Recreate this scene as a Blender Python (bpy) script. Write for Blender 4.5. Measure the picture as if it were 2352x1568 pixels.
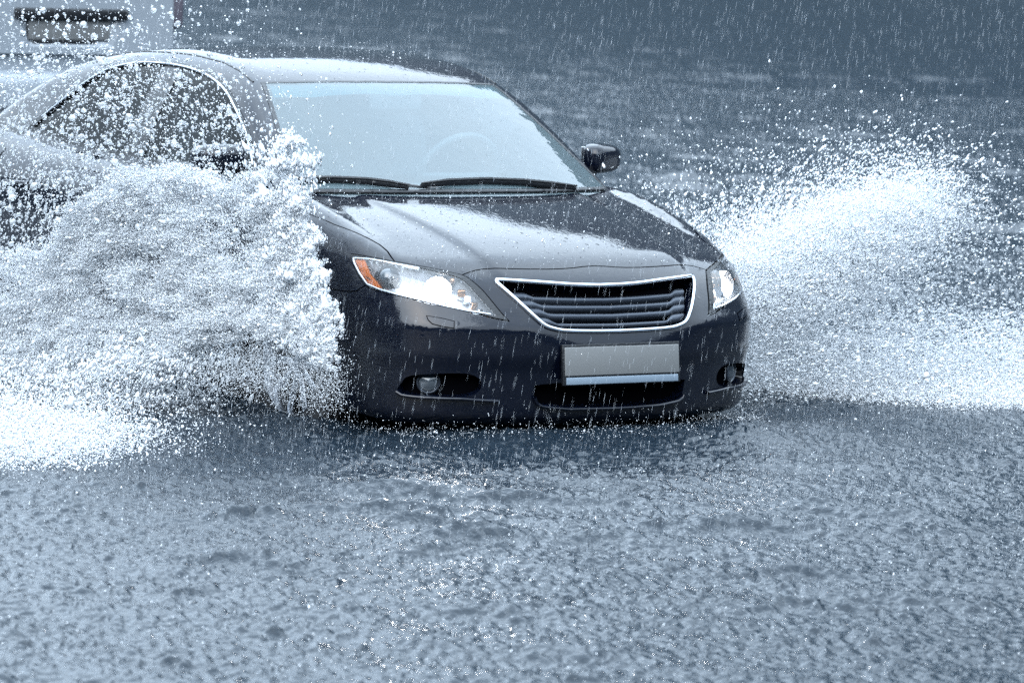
import bpy, bmesh, math, random
import numpy as np
from mathutils import Matrix, Vector, geometry
R = math.radians
rng = np.random.default_rng(7); random.seed(7)
scene = bpy.context.scene
for o in list(bpy.data.objects): bpy.data.objects.remove(o)
COL = scene.collection
WZ = .12                                   # level of the flood water; the road lies at z = 0, the saloon points along +x

# ------------------------------------------------------------------ camera (long lens, from the roadside)
CAM = (14.66727, -9.82257, 2.38337)
cd = bpy.data.cameras.new('camera'); cam = bpy.data.objects.new('camera', cd); COL.objects.link(cam)
cam.matrix_world = Matrix(((0.557198, -0.117985, 0.821955, CAM[0]), (0.829160, 0.025414, -0.558434, CAM[1]),
                           (0.044997, 0.992690, 0.111989, CAM[2]), (0, 0, 0, 1)))
cd.sensor_width = 36; cd.lens = 10255/2352*36; cd.clip_start = .5; cd.clip_end = 2000
cd.dof.use_dof = True; cd.dof.focus_distance = 16.9; cd.dof.aperture_fstop = 5.0
scene.camera = cam

# ------------------------------------------------------------------ sky, sun, exposure
SUN_EL, SUN_AZ = R(42), R(-55)             # high over the camera's left shoulder, behind the cloud
w = bpy.data.worlds.new('World'); scene.world = w; w.use_nodes = True
nt = w.node_tree; nt.nodes.clear()
out = nt.nodes.new('ShaderNodeOutputWorld'); bg = nt.nodes.new('ShaderNodeBackground')
sky = nt.nodes.new('ShaderNodeTexSky'); sky.sky_type = 'NISHITA'; sky.sun_disc = False
sky.sun_elevation = SUN_EL; sky.sun_rotation = R(90) - SUN_AZ; sky.dust_density = 5; sky.air_density = 1.0; sky.altitude = 0
hs = nt.nodes.new('ShaderNodeHueSaturation'); hs.inputs['Saturation'].default_value = 1.0
nt.links.new(sky.outputs[0], hs.inputs['Color'])
# a storm deck of cloud over most of that sky, brighter and duller in broad patches
tcw = nt.nodes.new('ShaderNodeTexCoord'); nz = nt.nodes.new('ShaderNodeTexNoise'); nz.inputs['Scale'].default_value = 2.2; nz.inputs['Detail'].default_value = 4
nt.links.new(tcw.outputs['Generated'], nz.inputs['Vector'])
cr = nt.nodes.new('ShaderNodeValToRGB'); cr.color_ramp.elements[0].position = .32; cr.color_ramp.elements[0].color = (.47, .60, .75, 1)
cr.color_ramp.elements[1].position = .66; cr.color_ramp.elements[1].color = (.73, .87, 1.0, 1); nt.links.new(nz.outputs[0], cr.inputs[0])
gn = nt.nodes.new('ShaderNodeMix'); gn.data_type = 'RGBA'; gn.blend_type = 'MULTIPLY'; gn.inputs[0].default_value = 1; CLOUD = 9.5
gn.inputs[7].default_value = (CLOUD, CLOUD, CLOUD, 1); nt.links.new(cr.outputs[0], gn.inputs[6])
# an overcast deck is brighter overhead than at its foot
sx = nt.nodes.new('ShaderNodeSeparateXYZ'); nt.links.new(tcw.outputs['Generated'], sx.inputs[0])
mr = nt.nodes.new('ShaderNodeMapRange'); mr.inputs[1].default_value = 0; mr.inputs[2].default_value = 1; mr.inputs[3].default_value = CLOUD*.80; mr.inputs[4].default_value = CLOUD*1.65
nt.links.new(sx.outputs[2], mr.inputs[0])
# ... and thinner, so brighter, beyond the scene
dp = nt.nodes.new('ShaderNodeVectorMath'); dp.operation = 'DOT_PRODUCT'; dp.inputs[1].default_value = (-.72, .50, .48); nt.links.new(tcw.outputs['Generated'], dp.inputs[0])
m2 = nt.nodes.new('ShaderNodeMapRange'); m2.inputs[1].default_value = .35; m2.inputs[2].default_value = .95; m2.inputs[3].default_value = .95; m2.inputs[4].default_value = 1.45; nt.links.new(dp.outputs['Value'], m2.inputs[0])
mm = nt.nodes.new('ShaderNodeMath'); mm.operation = 'MULTIPLY'; nt.links.new(mr.outputs[0], mm.inputs[0]); nt.links.new(m2.outputs[0], mm.inputs[1]); nt.links.new(mm.outputs[0], gn.inputs[7])
mx = nt.nodes.new('ShaderNodeMix'); mx.data_type = 'RGBA'; mx.inputs[0].default_value = .82
nt.links.new(hs.outputs[0], mx.inputs[6]); nt.links.new(gn.outputs[2], mx.inputs[7]); nt.links.new(mx.outputs[2], bg.inputs[0]); bg.inputs[1].default_value = .15
nt.links.new(bg.outputs[0], out.inputs[0])
sl = bpy.data.lights.new('sun', 'SUN'); sl.energy = 1.5; sl.angle = R(70); sl.color = (.80, .90, 1.0)
so = bpy.data.objects.new('sun', sl); COL.objects.link(so)
so.rotation_euler = Vector((-math.cos(SUN_EL)*math.cos(SUN_AZ), -math.cos(SUN_EL)*math.sin(SUN_AZ), -math.sin(SUN_EL))).to_track_quat('-Z', 'Y').to_euler()
scene.view_settings.view_transform = 'Standard'; scene.view_settings.look = 'None'
scene.view_settings.exposure = 1.25; scene.view_settings.gamma = 1
scene.render.engine = 'CYCLES'
cy = scene.cycles; cy.max_bounces = 12; cy.diffuse_bounces = 10; cy.glossy_bounces = 3; cy.transmission_bounces = 10; cy.transparent_max_bounces = 16
cy.sample_clamp_indirect = 6; cy.caustics_reflective = False; cy.caustics_refractive = False; cy.use_denoising = False

# ------------------------------------------------------------------ materials
def mat(name, col=(.5,.5,.5), rough=.5, metal=0., **kw):
    m = bpy.data.materials.new(name); m.use_nodes = True
    b = m.node_tree.nodes['Principled BSDF']
    b.inputs['Base Color'].default_value = (*col, 1); b.inputs['Roughness'].default_value = rough; b.inputs['Metallic'].default_value = metal
    for k, v in kw.items(): b.inputs[k.replace('_', ' ')].default_value = v
    return m
def nd(m, t, **kw):
    n = m.node_tree.nodes.new(t)
    for k, v in kw.items():
        if k in n.inputs: n.inputs[k].default_value = v
        else: setattr(n, k, v)
    return n
def lk(m, a, b): m.node_tree.links.new(a, b)
def bsdf(m): return m.node_tree.nodes['Principled BSDF']

def wet_bump(m, strength, scale=(9, 9, 30), drops=True, to=('Normal', 'Coat Normal')):
    """rain film: a rippled sheet of water and standing drops"""
    tc = nd(m, 'ShaderNodeTexCoord'); mp = nd(m, 'ShaderNodeMapping'); mp.inputs['Scale'].default_value = scale
    lk(m, tc.outputs['Object'], mp.inputs[0])
    n1 = nd(m, 'ShaderNodeTexNoise', Scale=4.0, Detail=3.0, Roughness=.6); lk(m, mp.outputs[0], n1.inputs['Vector'])
    last = n1.outputs[0]
    if drops:
        v = nd(m, 'ShaderNodeTexVoronoi', Scale=34.0, Randomness=1.0); lk(m, tc.outputs['Object'], v.inputs['Vector'])
        r = nd(m, 'ShaderNodeMapRange'); r.inputs[1].default_value = .10; r.inputs[2].default_value = .34; r.inputs[3].default_value = 1.; r.inputs[4].default_value = 0.
        lk(m, v.outputs['Distance'], r.inputs[0])
        cut = nd(m, 'ShaderNodeMath', operation='LESS_THAN'); cut.inputs[1].default_value = .20
        sp = nd(m, 'ShaderNodeSeparateColor'); lk(m, v.outputs['Color'], sp.inputs[0]); lk(m, sp.outputs[0], cut.inputs[0])
        mu = nd(m, 'ShaderNodeMath', operation='MULTIPLY'); lk(m, r.outputs[0], mu.inputs[0]); lk(m, cut.outputs[0], mu.inputs[1])
        ad = nd(m, 'ShaderNodeMath', operation='MULTIPLY_ADD'); ad.inputs[1].default_value = 1.1
        lk(m, mu.outputs[0], ad.inputs[0]); lk(m, last, ad.inputs[2]); last = ad.outputs[0]
    b = nd(m, 'ShaderNodeBump', Strength=1.0, Distance=strength); lk(m, last, b.inputs['Height'])
    for t in to: lk(m, b.outputs[0], bsdf(m).inputs[t])

M = {}
M['paint'] = mat('dark_blue_grey_paint', (.0016, .0030, .0085), .45, .0, Coat_Weight=1., Coat_Roughness=.02, Coat_IOR=1.46, Specular_IOR_Level=.03)
wet_bump(M['paint'], .0005, to=('Coat Normal',))
M['black'] = mat('black_plastic', (.006, .007, .009), .35); wet_bump(M['black'], .002, to=('Normal',))
M['core'] = mat('dark_underbody', (.002, .002, .003), .9, Specular_IOR_Level=0.)
M['rubber'] = mat('tyre_rubber', (.02, .02, .022), .7)
M['chrome'] = mat('chrome', (.66, .70, .75), .12, 1.)
M['alloy'] = mat('wheel_alloy', (.42, .44, .47), .3, 1.)
M['slat'] = mat('grille_slat_grey', (.045, .055, .072), .32, .4)
M['plate'] = mat('number_plate_grey', (.150, .155, .155), .45)
M['plate2'] = mat('plate_strip_blue_grey', (.17, .22, .27), .35)
M['amber'] = mat('amber_reflector', (.95, .24, .03), .25)
M['bowl'] = mat('lamp_reflector_silver', (.85, .87, .9), .16, 1.)
M['bowl2'] = mat('lamp_bezel_satin', (.74, .77, .80), .24, .62)
M['globe'] = mat('projector_glass_globe', (.07, .085, .10), .05, .0, Coat_Weight=1.)
M['lamp'] = mat('lit_headlamp', (1, 1, 1), .3); bsdf(M['lamp']).inputs['Emission Color'].default_value = (1, .97, .93, 1); bsdf(M['lamp']).inputs['Emission Strength'].default_value = 40
M['copper'] = mat('indicator_copper', (.62, .34, .18), .2, .8)
M['seat'] = mat('seat_cloth_grey', (.34, .35, .36), .8)
M['dash'] = mat('dashboard_grey', (.20, .21, .22), .6)
M['red'] = mat('tail_lamp_red', (.30, .012, .015), .15, Coat_Weight=1.)
def thin_glass(name, tint, film, film_col, rough=0.02, bump=0., ior=1.75):
    """a pane: clear sheet reflecting by Fresnel, with a thin film of wet and condensation"""
    m = bpy.data.materials.new(name); m.use_nodes = True; t = m.node_tree; t.nodes.clear()
    o = nd(m, 'ShaderNodeOutputMaterial'); tr = nd(m, 'ShaderNodeBsdfTransparent'); tr.inputs[0].default_value = (*tint, 1)
    gl = nd(m, 'ShaderNodeBsdfGlossy', Roughness=rough); df = nd(m, 'ShaderNodeBsdfDiffuse'); df.inputs[0].default_value = (*film_col, 1)
    fr = nd(m, 'ShaderNodeFresnel', IOR=ior); a = nd(m, 'ShaderNodeMixShader'); b = nd(m, 'ShaderNodeMixShader')
    a.inputs[0].default_value = film
    lk(m, tr.outputs[0], a.inputs[1]); lk(m, df.outputs[0], a.inputs[2]); lk(m, fr.outputs[0], b.inputs[0])
    lk(m, a.outputs[0], b.inputs[1]); lk(m, gl.outputs[0], b.inputs[2]); lk(m, b.outputs[0], o.inputs[0])
    if bump:
        tc = nd(m, 'ShaderNodeTexCoord'); n1 = nd(m, 'ShaderNodeTexNoise', Scale=14.0, Detail=2.0); lk(m, tc.outputs['Object'], n1.inputs['Vector'])
        bu = nd(m, 'ShaderNodeBump', Strength=1.0, Distance=bump); lk(m, n1.outputs[0], bu.inputs['Height'])
        lk(m, bu.outputs[0], gl.inputs['Normal']); lk(m, bu.outputs[0], fr.inputs['Normal'])
    return m, a, fr
M['lens'], _, _ = thin_glass('headlamp_lens_clear', (.97, .98, 1), .03, (.8, .83, .86))
M['glass'], ga, _ = thin_glass('windscreen_glass', (.60, .72, .75), .17, (.40, .53, .58), .03, .0010, 1.6)
M['shade'], _, _ = thin_glass('teal_shade_band', (.40, .72, .76), .40, (.16, .46, .52))
M['sideglass'], _, _ = thin_glass('side_glass', (.20, .24, .26), .012, (.5, .6, .65), .03, .002, 1.22)

# ------------------------------------------------------------------ object helpers
def tag(o, label=None, cat=None, group=None, kind=None):
    for k, v in (('label', label), ('category', cat), ('group', group), ('kind', kind)):
        if v: o[k] = v
    return o
def empty(name, loc=(0,0,0), rz=0., parent=None):
    o = bpy.data.objects.new(name, None); COL.objects.link(o); o.location = loc; o.rotation_euler = (0, 0, rz); o.empty_display_size = .1
    if parent: o.parent = parent
    return o
def mesh_np(name, V, Fc, material, parent=None, smooth=True, normals=None):
    """V (n,3); Fc: list of faces or an (m,3)/(m,4) array"""
    me = bpy.data.meshes.new(name)
    V = np.ascontiguousarray(V, dtype=np.float32)
    if isinstance(Fc, np.ndarray):
        m, k = Fc.shape
        me.vertices.add(len(V)); me.vertices.foreach_set('co', V.ravel())
        me.loops.add(m*k); me.loops.foreach_set('vertex_index', np.ascontiguousarray(Fc, dtype=np.int32).ravel())
        me.polygons.add(m); me.polygons.foreach_set('loop_start', np.arange(m, dtype=np.int32)*k)
        me.update(calc_edges=True)
    else:
        me.from_pydata(V.tolist(), [], [list(map(int, f)) for f in Fc]); me.update()
    if smooth is not False: me.polygons.foreach_set('use_smooth', np.ones(len(me.polygons), dtype=bool))
    if normals is not None: me.normals_split_custom_set_from_vertices([tuple(n) for n in normals])
    if isinstance(material, (list, tuple)):
        for q in material: me.materials.append(q)
    else: me.materials.append(material)
    o = bpy.data.objects.new(name, me); COL.objects.link(o)
    if parent: o.parent = parent
    return o
class MB:
    """collects simple solids, builds ONE mesh"""
    def __init__(s): s.bm = bmesh.new()
    def box(s, c, size, rot=None, bev=0.):
        r = bmesh.ops.create_cube(s.bm, size=1); vs = r['verts']
        for v in vs: v.co = Vector((v.co.x*size[0], v.co.y*size[1], v.co.z*size[2]))
        if bev:
            es = list({e for v in vs for e in v.link_edges}); q = bmesh.ops.bevel(s.bm, geom=es, offset=bev, segments=3, affect='EDGES', profile=.5); vs = list({v for f in q['faces'] for v in f.verts} | {v for v in vs if v.is_valid})
        mt = Matrix.Translation(c) @ (rot.to_4x4() if rot else Matrix.Identity(4))
        for v in vs: v.co = mt @ v.co
        return s
    def tube(s, pts, rad, n=8, cap=True, flat=1.):
        pts = [Vector(p) for p in pts]; rings = []
        rad = rad if isinstance(rad, (list, tuple)) else [rad]*len(pts)
        for i, p in enumerate(pts):
            d = (pts[min(i+1, len(pts)-1)]-pts[max(i-1, 0)]).normalized()
            a = d.cross(Vector((0,0,1))); a = a.normalized() if a.length > 1e-4 else Vector((1,0,0)); b = d.cross(a)
            rings.append([s.bm.verts.new(p+(a*math.cos(t)+b*math.sin(t)*flat)*rad[i]) for t in [2*math.pi*k/n for k in range(n)]])
        for A, B in zip(rings, rings[1:]):
            for k in range(n): s.bm.faces.new((A[k], A[(k+1) % n], B[(k+1) % n], B[k]))
        if cap: s.bm.faces.new(rings[0][::-1]); s.bm.faces.new(rings[-1])
        return s
    def lathe(s, prof, c, axis, n=32):
        """prof: (radius, along) pairs"""
        q = Vector((0,0,1)).rotation_difference(Vector(axis)); rings = []
        for r, h in prof:
            rings.append([s.bm.verts.new(Vector(c)+q @ Vector((r*math.cos(2*math.pi*k/n), r*math.sin(2*math.pi*k/n), h))) for k in range(n)])
        for A, B in zip(rings, rings[1:]):
            for k in range(n): s.bm.faces.new((A[k], A[(k+1) % n], B[(k+1) % n], B[k]))
        return s
    def build(s, name, material, parent=None, smooth=True, angle=40):
        bmesh.ops.remove_doubles(s.bm, verts=s.bm.verts, dist=1e-6); bmesh.ops.recalc_face_normals(s.bm, faces=s.bm.faces)
        me = bpy.data.meshes.new(name)
        for e in s.bm.edges:
            if len(e.link_faces) == 2 and e.calc_face_angle(0) > R(angle): e.smooth = False
        for f in s.bm.faces: f.smooth = smooth
        s.bm.to_mesh(me); s.bm.free(); me.materials.append(material)
        o = bpy.data.objects.new(name, me); COL.objects.link(o)
        if parent: o.parent = parent
        return o
def mirror_obj(o, name=None, parent=None):
    """the same part on the car's other side: its own mesh, reflected in y"""
    me = o.data; n = len(me.vertices); V = np.empty(n*3, np.float32); me.vertices.foreach_get('co', V); V = V.reshape(-1, 3)*[1, -1, 1]
    nor = None
    if me.has_custom_normals:
        N = np.zeros((n, 3)); cn = np.empty(len(me.loops)*3, np.float32); me.corner_normals.foreach_get('vector', cn); cn = cn.reshape(-1, 3)
        li = np.empty(len(me.loops), np.int32); me.loops.foreach_get('vertex_index', li); N[li] = cn; nor = N*[1, -1, 1]
    fc = [list(p.vertices)[::-1] for p in me.polygons]
    q = mesh_np(name or o.name.split('.')[0], V, fc, list(me.materials), parent or o.parent, True, nor)
    if nor is None:
        sh = np.array([e.use_edge_sharp for e in me.edges])
        key = {tuple(sorted(e.vertices)): e.use_edge_sharp for e in me.edges}
        for e in q.data.edges: e.use_edge_sharp = key[tuple(sorted(e.vertices))]
    for c in list(o.children): mirror_obj(c, None, q)
    return q

# ---------------------------------------------------------------- smooth 1-D curves
def crv(pts):
    xs=np.array([p[0] for p in pts],float); ys=np.array([p[1] for p in pts],float)
    h=np.diff(xs); d=np.diff(ys)/h
    m=np.zeros(len(xs)); m[0]=d[0]; m[-1]=d[-1]
    for i in range(1,len(xs)-1):
        if d[i-1]*d[i]>0:
            w1=2*h[i]+h[i-1]; w2=h[i]+2*h[i-1]
            m[i]=(w1+w2)/(w1/d[i-1]+w2/d[i])
    def f(x):
        x=np.asarray(x,float)
        i=np.clip(np.searchsorted(xs,x)-1,0,len(h)-1)
        t=(x-xs[i])/h[i]; tc=np.clip(t,0,1)
        r=(ys[i]*(1+2*tc)*(1-tc)**2+ys[i+1]*tc*tc*(3-2*tc)+m[i]*h[i]*tc*(1-tc)**2-m[i+1]*h[i]*tc*tc*(1-tc))
        r=r+np.where(t<0,m[i]*(x-xs[i]),0)+np.where(t>1,m[i+1]*(x-xs[i+1]),0)
        return r
    return f
def smax(a,b,k):
    h=np.maximum(k-np.abs(a-b),0)/k
    return np.maximum(a,b)+h*h*k*.25
# ---------------------------------------------------------------- body of the saloon (x forward, y left, z up, metres)
xnose=crv([(.10,.80),(.17,.875),(.22,.915),(.30,.925),(.38,.935),(.46,.955),(.54,.955),(.60,.925),(.66,.885),(.72,.84),(.78,.77),(.84,.70)])
drop=crv([(0,0),(.2,.012),(.35,.034),(.5,.07),(.65,.122),(.78,.182),(.86,.248),(.905,.32),(.94,.41),(.97,.55),(.985,.69),(1.,.98),(1.03,1.8)])
wside=crv([(.10,.81),(.18,.868),(.30,.898),(.45,.915),(.60,.922),(.72,.918),(.82,.905),(.90,.882),(.97,.84),(1.05,.77),(1.15,.67)])
taper=crv([(-3.95,.90),(-3.5,.955),(-2.8,.99),(-2.0,1.),(0,1.),(1.,1.)])
hoodc=crv([(-4.2,.98),(-3.85,1.045),(-3.4,1.065),(-3.0,1.055),(-2.4,1.01),(-1.6,.985),(-.8,.985),(-.35,.983),(-.05,.958),(.2,.922),(.4,.882),(.55,.842),(.68,.795),(.78,.735),(.86,.66),(.95,.50)])
xtail=crv([(.1,-3.70),(.25,-3.80),(.45,-3.86),(.60,-3.86),(.8,-3.82),(1.0,-3.80),(1.2,-3.78)])
hcrown=crv([(-.5,.003),(-.2,.005),(.05,.017),(.3,.034),(.5,.040),(1,.040)])
def Hbase(x,y):
    a=np.abs(y); return hoodc(x)+.004-hcrown(x)*((a/.7)**2+.5*(a/.8)**6)
def Fhood(x,y,z):
    a=np.abs(y); fr=np.clip((x+.6)/.6,0,1)
    c=.44+.11*np.clip((.75-x)/1.0,0,1)            # the crease runs from grille corner to windscreen pillar
    cre=.012*fr*(1/(1+np.exp((a-c)/.010)))
    fen=.020*np.exp(-((a-.80)/.07)**2)*np.clip((x+.4)/.3,0,1)*np.clip((.62-x)/.3,0,1)
    H=Hbase(x,y)-.004+cre-.006*fr+fen
    return (z-H)*.93
def Fside(x,y,z):
    return (np.abs(y)-wside(z)*taper(x))*.95
def Fnose(x,y,z):
    t=np.abs(y)/.925
    d=drop(t); s=(drop(t+.004)-drop(t-.004))/.008/.925
    return (x-(xnose(z)-d))/np.sqrt(1.1+s*s)
def Ftail(x,y,z):
    t=np.abs(y)/.85
    return ((xtail(z)+.10*t**3)-x)*.95
def F(p):
    x,y,z=p[...,0],p[...,1],p[...,2]
    r=smax(Fhood(x,y,z),Fside(x,y,z),.075)
    r=smax(r,Fnose(x,y,z),.05)
    r=smax(r,Ftail(x,y,z),.12)
    return smax(r,(.17-z)*1.0,.05)
# greenhouse
wsx=crv([(.88,.09),(.965,-.05),(1.10,-.285),(1.25,-.55),(1.36,-.76),(1.42,-.91),(1.5,-1.15)])
roofz=crv([(-3.0,1.14),(-2.6,1.285),(-2.2,1.386),(-1.8,1.446),(-1.5,1.463),(-1.15,1.450),(-.9,1.411),(-.7,1.36)])
blx=crv([(.95,-3.25),(1.07,-3.02),(1.25,-2.66),(1.36,-2.42),(1.45,-2.2)])
gsd=crv([(.88,.835),(.97,.806),(1.1,.765),(1.25,.70),(1.36,.637),(1.45,.575)])
def Fws(x,y,z):
    return (x-(wsx(z)-.15*(np.abs(y)/.70)**2.4))*.50
def Froof(x,y,z):
    a=np.abs(y); return (z-(roofz(x)-.018*(a/.55)**2))*.95
def Fgside(x,y,z):
    pl=1-.045*np.clip((x+1.5)/1.2,0,2)**2-.09*np.clip((-1.9-x)/1.2,0,2)**1.7
    return (np.abs(y)-gsd(z)*pl)*.90
def Fbl(x,y,z):
    return ((blx(z)+.12*(np.abs(y)/.65)**2.2)-x)*.53
def G(p):
    x,y,z=p[...,0],p[...,1],p[...,2]
    r=smax(Froof(x,y,z),Fgside(x,y,z),.085)
    r=smax(r,Fws(x,y,z),.035)
    return smax(r,Fbl(x,y,z),.06)
def grad(f,p,h=1e-4):
    g=np.stack([f(p+h*np.eye(3)[i])-f(p-h*np.eye(3)[i]) for i in range(3)],-1)
    return g/np.maximum(np.linalg.norm(g,axis=-1,keepdims=True),1e-9)
def cast(f,c,d,tmax=4.,outside=False,n=160):
    """from centre c along unit directions d: the zero crossing of f (last one inside->outside, or first from outside)"""
    d=np.asarray(d,float); c=np.broadcast_to(np.asarray(c,float),d.shape)
    ts=np.linspace(0,tmax,n)
    lo=np.zeros(d.shape[:-1]); hi=np.full(d.shape[:-1],tmax); done=np.zeros(d.shape[:-1],bool); prev=f(c)
    for a,b in zip(ts[:-1],ts[1:]):
        v=f(c+d*b); hit=(~done)&((prev>0)!=(v>0)); lo=np.where(hit,a,lo); hi=np.where(hit,b,hi); done|=hit; prev=v
    s0=f(c+d*lo[...,None])>0
    for _ in range(40):
        m=(lo+hi)/2; s=(f(c+d*m[...,None])>0)==s0
        lo=np.where(s,m,lo); hi=np.where(s,hi,m)
    return c+d*((lo+hi)/2)[...,None],done
# stereographic charts
class Chart:
    def __init__(s,f,c,axis,up):
        s.f=f; s.c=np.array(c,float); a=np.array(axis,float); s.a=a/np.linalg.norm(a)
        e=np.cross(up,s.a); s.e=e/np.linalg.norm(e); s.g=np.cross(s.a,s.e)
    def to2(s,p):
        d=np.asarray(p,float)-s.c; d=d/np.linalg.norm(d,axis=-1,keepdims=True)
        k=1+d@s.a
        return np.stack([d@s.e/k,d@s.g/k],-1)
    def to3(s,q):
        q=np.asarray(q,float); r2=(q**2).sum(-1,keepdims=True)
        d=(2*q[...,:1]*s.e+2*q[...,1:]*s.g+(1-r2)*s.a)/(1+r2)
        return cast(s.f,s.c,d)[0]
# ------------------------------------------------------------------ panels cut out of the body surface
CF = Chart(F, (.10, 0, .50), (1, 0, .55), (0, 0, 1))        # nose, bonnet, wings
CSR = Chart(F, (-1.5, -.05, .55), (0, -1, .15), (0, 0, 1))  # right flank
CB = Chart(F, (-2.9, 0, .55), (-1, 0, .5), (0, 0, 1))       # tail
CG = Chart(G, (-1.45, 0, .85), (0, 0, 1), (-1, 0, 0))       # cabin
def in_poly(P, Q):
    x, y = P[:, 0], P[:, 1]; r = np.zeros(len(P), bool); j = len(Q)-1
    for i in range(len(Q)):
        xi, yi = Q[i]; xj, yj = Q[j]
        c = ((yi > y) != (yj > y)); t = (xj-xi)*(y-yi)/np.where(yj == yi, 1e-12, yj-yi)+xi
        r ^= c & (x < t); j = i
    return r
def area2(Q): return .5*np.sum(Q[:, 0]*np.roll(Q[:, 1], -1)-np.roll(Q[:, 0], -1)*Q[:, 1])
def dens(Q, h, closed=True):
    o = []
    for a, b in zip(Q, np.roll(Q, -1, 0) if closed else Q[1:]):
        n = max(1, int(np.ceil(np.linalg.norm(b-a)/h)))
        o += [a+(b-a)*k/n for k in range(n)]
    return np.array(o)
def inset(Q, d):
    if area2(Q) < 0: Q = Q[::-1]
    a = Q-np.roll(Q, 1, 0); b = np.roll(Q, -1, 0)-Q
    na = np.stack([-a[:, 1], a[:, 0]], 1); nb = np.stack([-b[:, 1], b[:, 0]], 1)
    na /= np.linalg.norm(na, axis=1, keepdims=True)+1e-12; nb /= np.linalg.norm(nb, axis=1, keepdims=True)+1e-12
    n = na+nb; l = np.linalg.norm(n, axis=1, keepdims=True); n = n/np.maximum(l, .3); k = 1/np.maximum((n*na).sum(1, keepdims=True), .5)
    return Q+n*d*k
def smooth_poly(pts, n=6, sharp=()):
    """Catmull-Rom through the points, except at the listed sharp corners"""
    P = np.array(pts, float); N = len(P); o = []
    for i in range(N):
        p0, p1, p2, p3 = P[i-1], P[i], P[(i+1) % N], P[(i+2) % N]
        if i in sharp: p0 = p1*2-p2
        if (i+1) % N in sharp: p3 = p2*2-p1
        for t in np.arange(n)/n:
            o.append(.5*((2*p1)+(-p0+p2)*t+(2*p0-5*p1+4*p2-p3)*t*t+(-p0+3*p1-3*p2+p3)*t**3))
    return np.array(o)
def panel(name, ch, poly, m, parent=None, holes=(), res=.02, gap=.002, off=0., rim=.022, off_fn=None):
    k = np.linalg.norm(ch.to3(np.array([[0., 0.]]))-ch.c)*2     # metres per chart unit, near the middle
    h = res/k
    Q = dens(inset(ch.to2(np.array(poly)), gap/k), h)
    H = []
    for q in holes:
        q2 = ch.to2(np.array(q)); q2 = q2 if area2(q2) > 0 else q2[::-1]; H.append(dens(inset(q2, -gap/k), h))
    lo, hi = Q.min(0), Q.max(0)
    gx, gy = np.meshgrid(np.arange(lo[0], hi[0], h), np.arange(lo[1], hi[1], h*.866)); gx = gx+(np.arange(gx.shape[0]) % 2)[:, None]*h/2
    g = np.stack([gx.ravel(), gy.ravel()], 1)
    ok = in_poly(g, Q)
    for q in H: ok &= ~in_poly(g, q)
    g = g[ok]
    allb = np.concatenate([Q]+H)
    for i in range(0, len(g), 4000):
        dd = ((g[i:i+4000, None]-allb[None])**2).sum(-1).min(1); g[i:i+4000][dd < (h*.45)**2] = np.nan
    g = g[~np.isnan(g[:, 0])]
    edges = []; s = 0
    for q in [Q]+H:
        n = len(q); edges += [(s+i, s+(i+1) % n) for i in range(n)]; s += n
    P2 = np.concatenate([allb, g])
    v, e, f, _, _, _ = geometry.delaunay_2d_cdt([Vector(p) for p in P2], edges, [], 0, 1e-9)
    v = np.array([tuple(p) for p in v]); f = np.array([t for t in f if len(t) == 3])
    c = v[f].mean(1); ok = in_poly(c, Q)
    for q in H: ok &= ~in_poly(c, q)
    f = f[ok]
    p = ch.to3(v); n = grad(ch.f, p)
    o_ = off if off_fn is None else off+off_fn(p)
    o_ = np.broadcast_to(np.asarray(o_, float).reshape(-1, 1) if np.ndim(o_) else o_, (len(p), 1))
    p = p+n*o_
    fn = np.cross(p[f[:, 1]]-p[f[:, 0]], p[f[:, 2]]-p[f[:, 0]]); fl = (fn*n[f[:, 0]]).sum(1) < 0; f[fl] = f[fl][:, ::-1]
    used = np.unique(f); re = -np.ones(len(p), int); re[used] = np.arange(len(used)); p, n, f = p[used], n[used], re[f]
    faces = f.tolist(); V = p; N = n
    if rim:
        cnt = {}
        for t in faces:
            for a, b in ((t[0], t[1]), (t[1], t[2]), (t[2], t[0])): cnt[(a, b)] = 1
        be = [(a, b) for a, b in cnt if (b, a) not in cnt]
        ids = sorted({i for ab in be for i in ab}); m1 = {q: len(V)+i for i, q in enumerate(ids)}; m2 = {q: len(V)+len(ids)+i for i, q in enumerate(ids)}
        on = np.zeros((len(V), 3))
        for a, b in be:
            d = np.cross(p[b]-p[a], n[a]); on[a] += d; on[b] += d
        on /= np.linalg.norm(on, axis=1, keepdims=True)+1e-12
        V = np.concatenate([p, p[ids], p[ids]-n[ids]*rim]); N = np.concatenate([n, on[ids], on[ids]])
        faces += [(m1[b], m1[a], m2[a], m2[b]) for a, b in be]
    return mesh_np(name, V, faces, m, parent, True, N)
def A(*L): return np.array(L, float)
def mir(P): return np.array(P)*[1, -1, 1]
def ribbon(f, pts, wid, hgt, off=0.):
    """a moulding laid along a line of points on surface f"""
    P = np.array(pts); n = grad(f, P); t = np.gradient(P, axis=0); t /= np.linalg.norm(t, axis=1, keepdims=True); s = np.cross(n, t)
    prof = [(-.5, -.2), (-.42, .6), (-.2, .95), (.2, .95), (.42, .6), (.5, -.2)]
    V = np.concatenate([P+s*a*wid+n*(off+b*hgt) for a, b in prof]); m = len(P); Fc = []
    for j in range(len(prof)):
        k = (j+1) % len(prof)
        for i in range(m-1): Fc.append((j*m+i, j*m+i+1, k*m+i+1, k*m+i))
    return V, Fc
def onsurf(f, ch, P): return ch.to3(ch.to2(np.array(P)))

car = empty('saloon_car')
tag(car, 'dark blue-grey saloon car with lit headlights ploughing through the flood', 'car')

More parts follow.
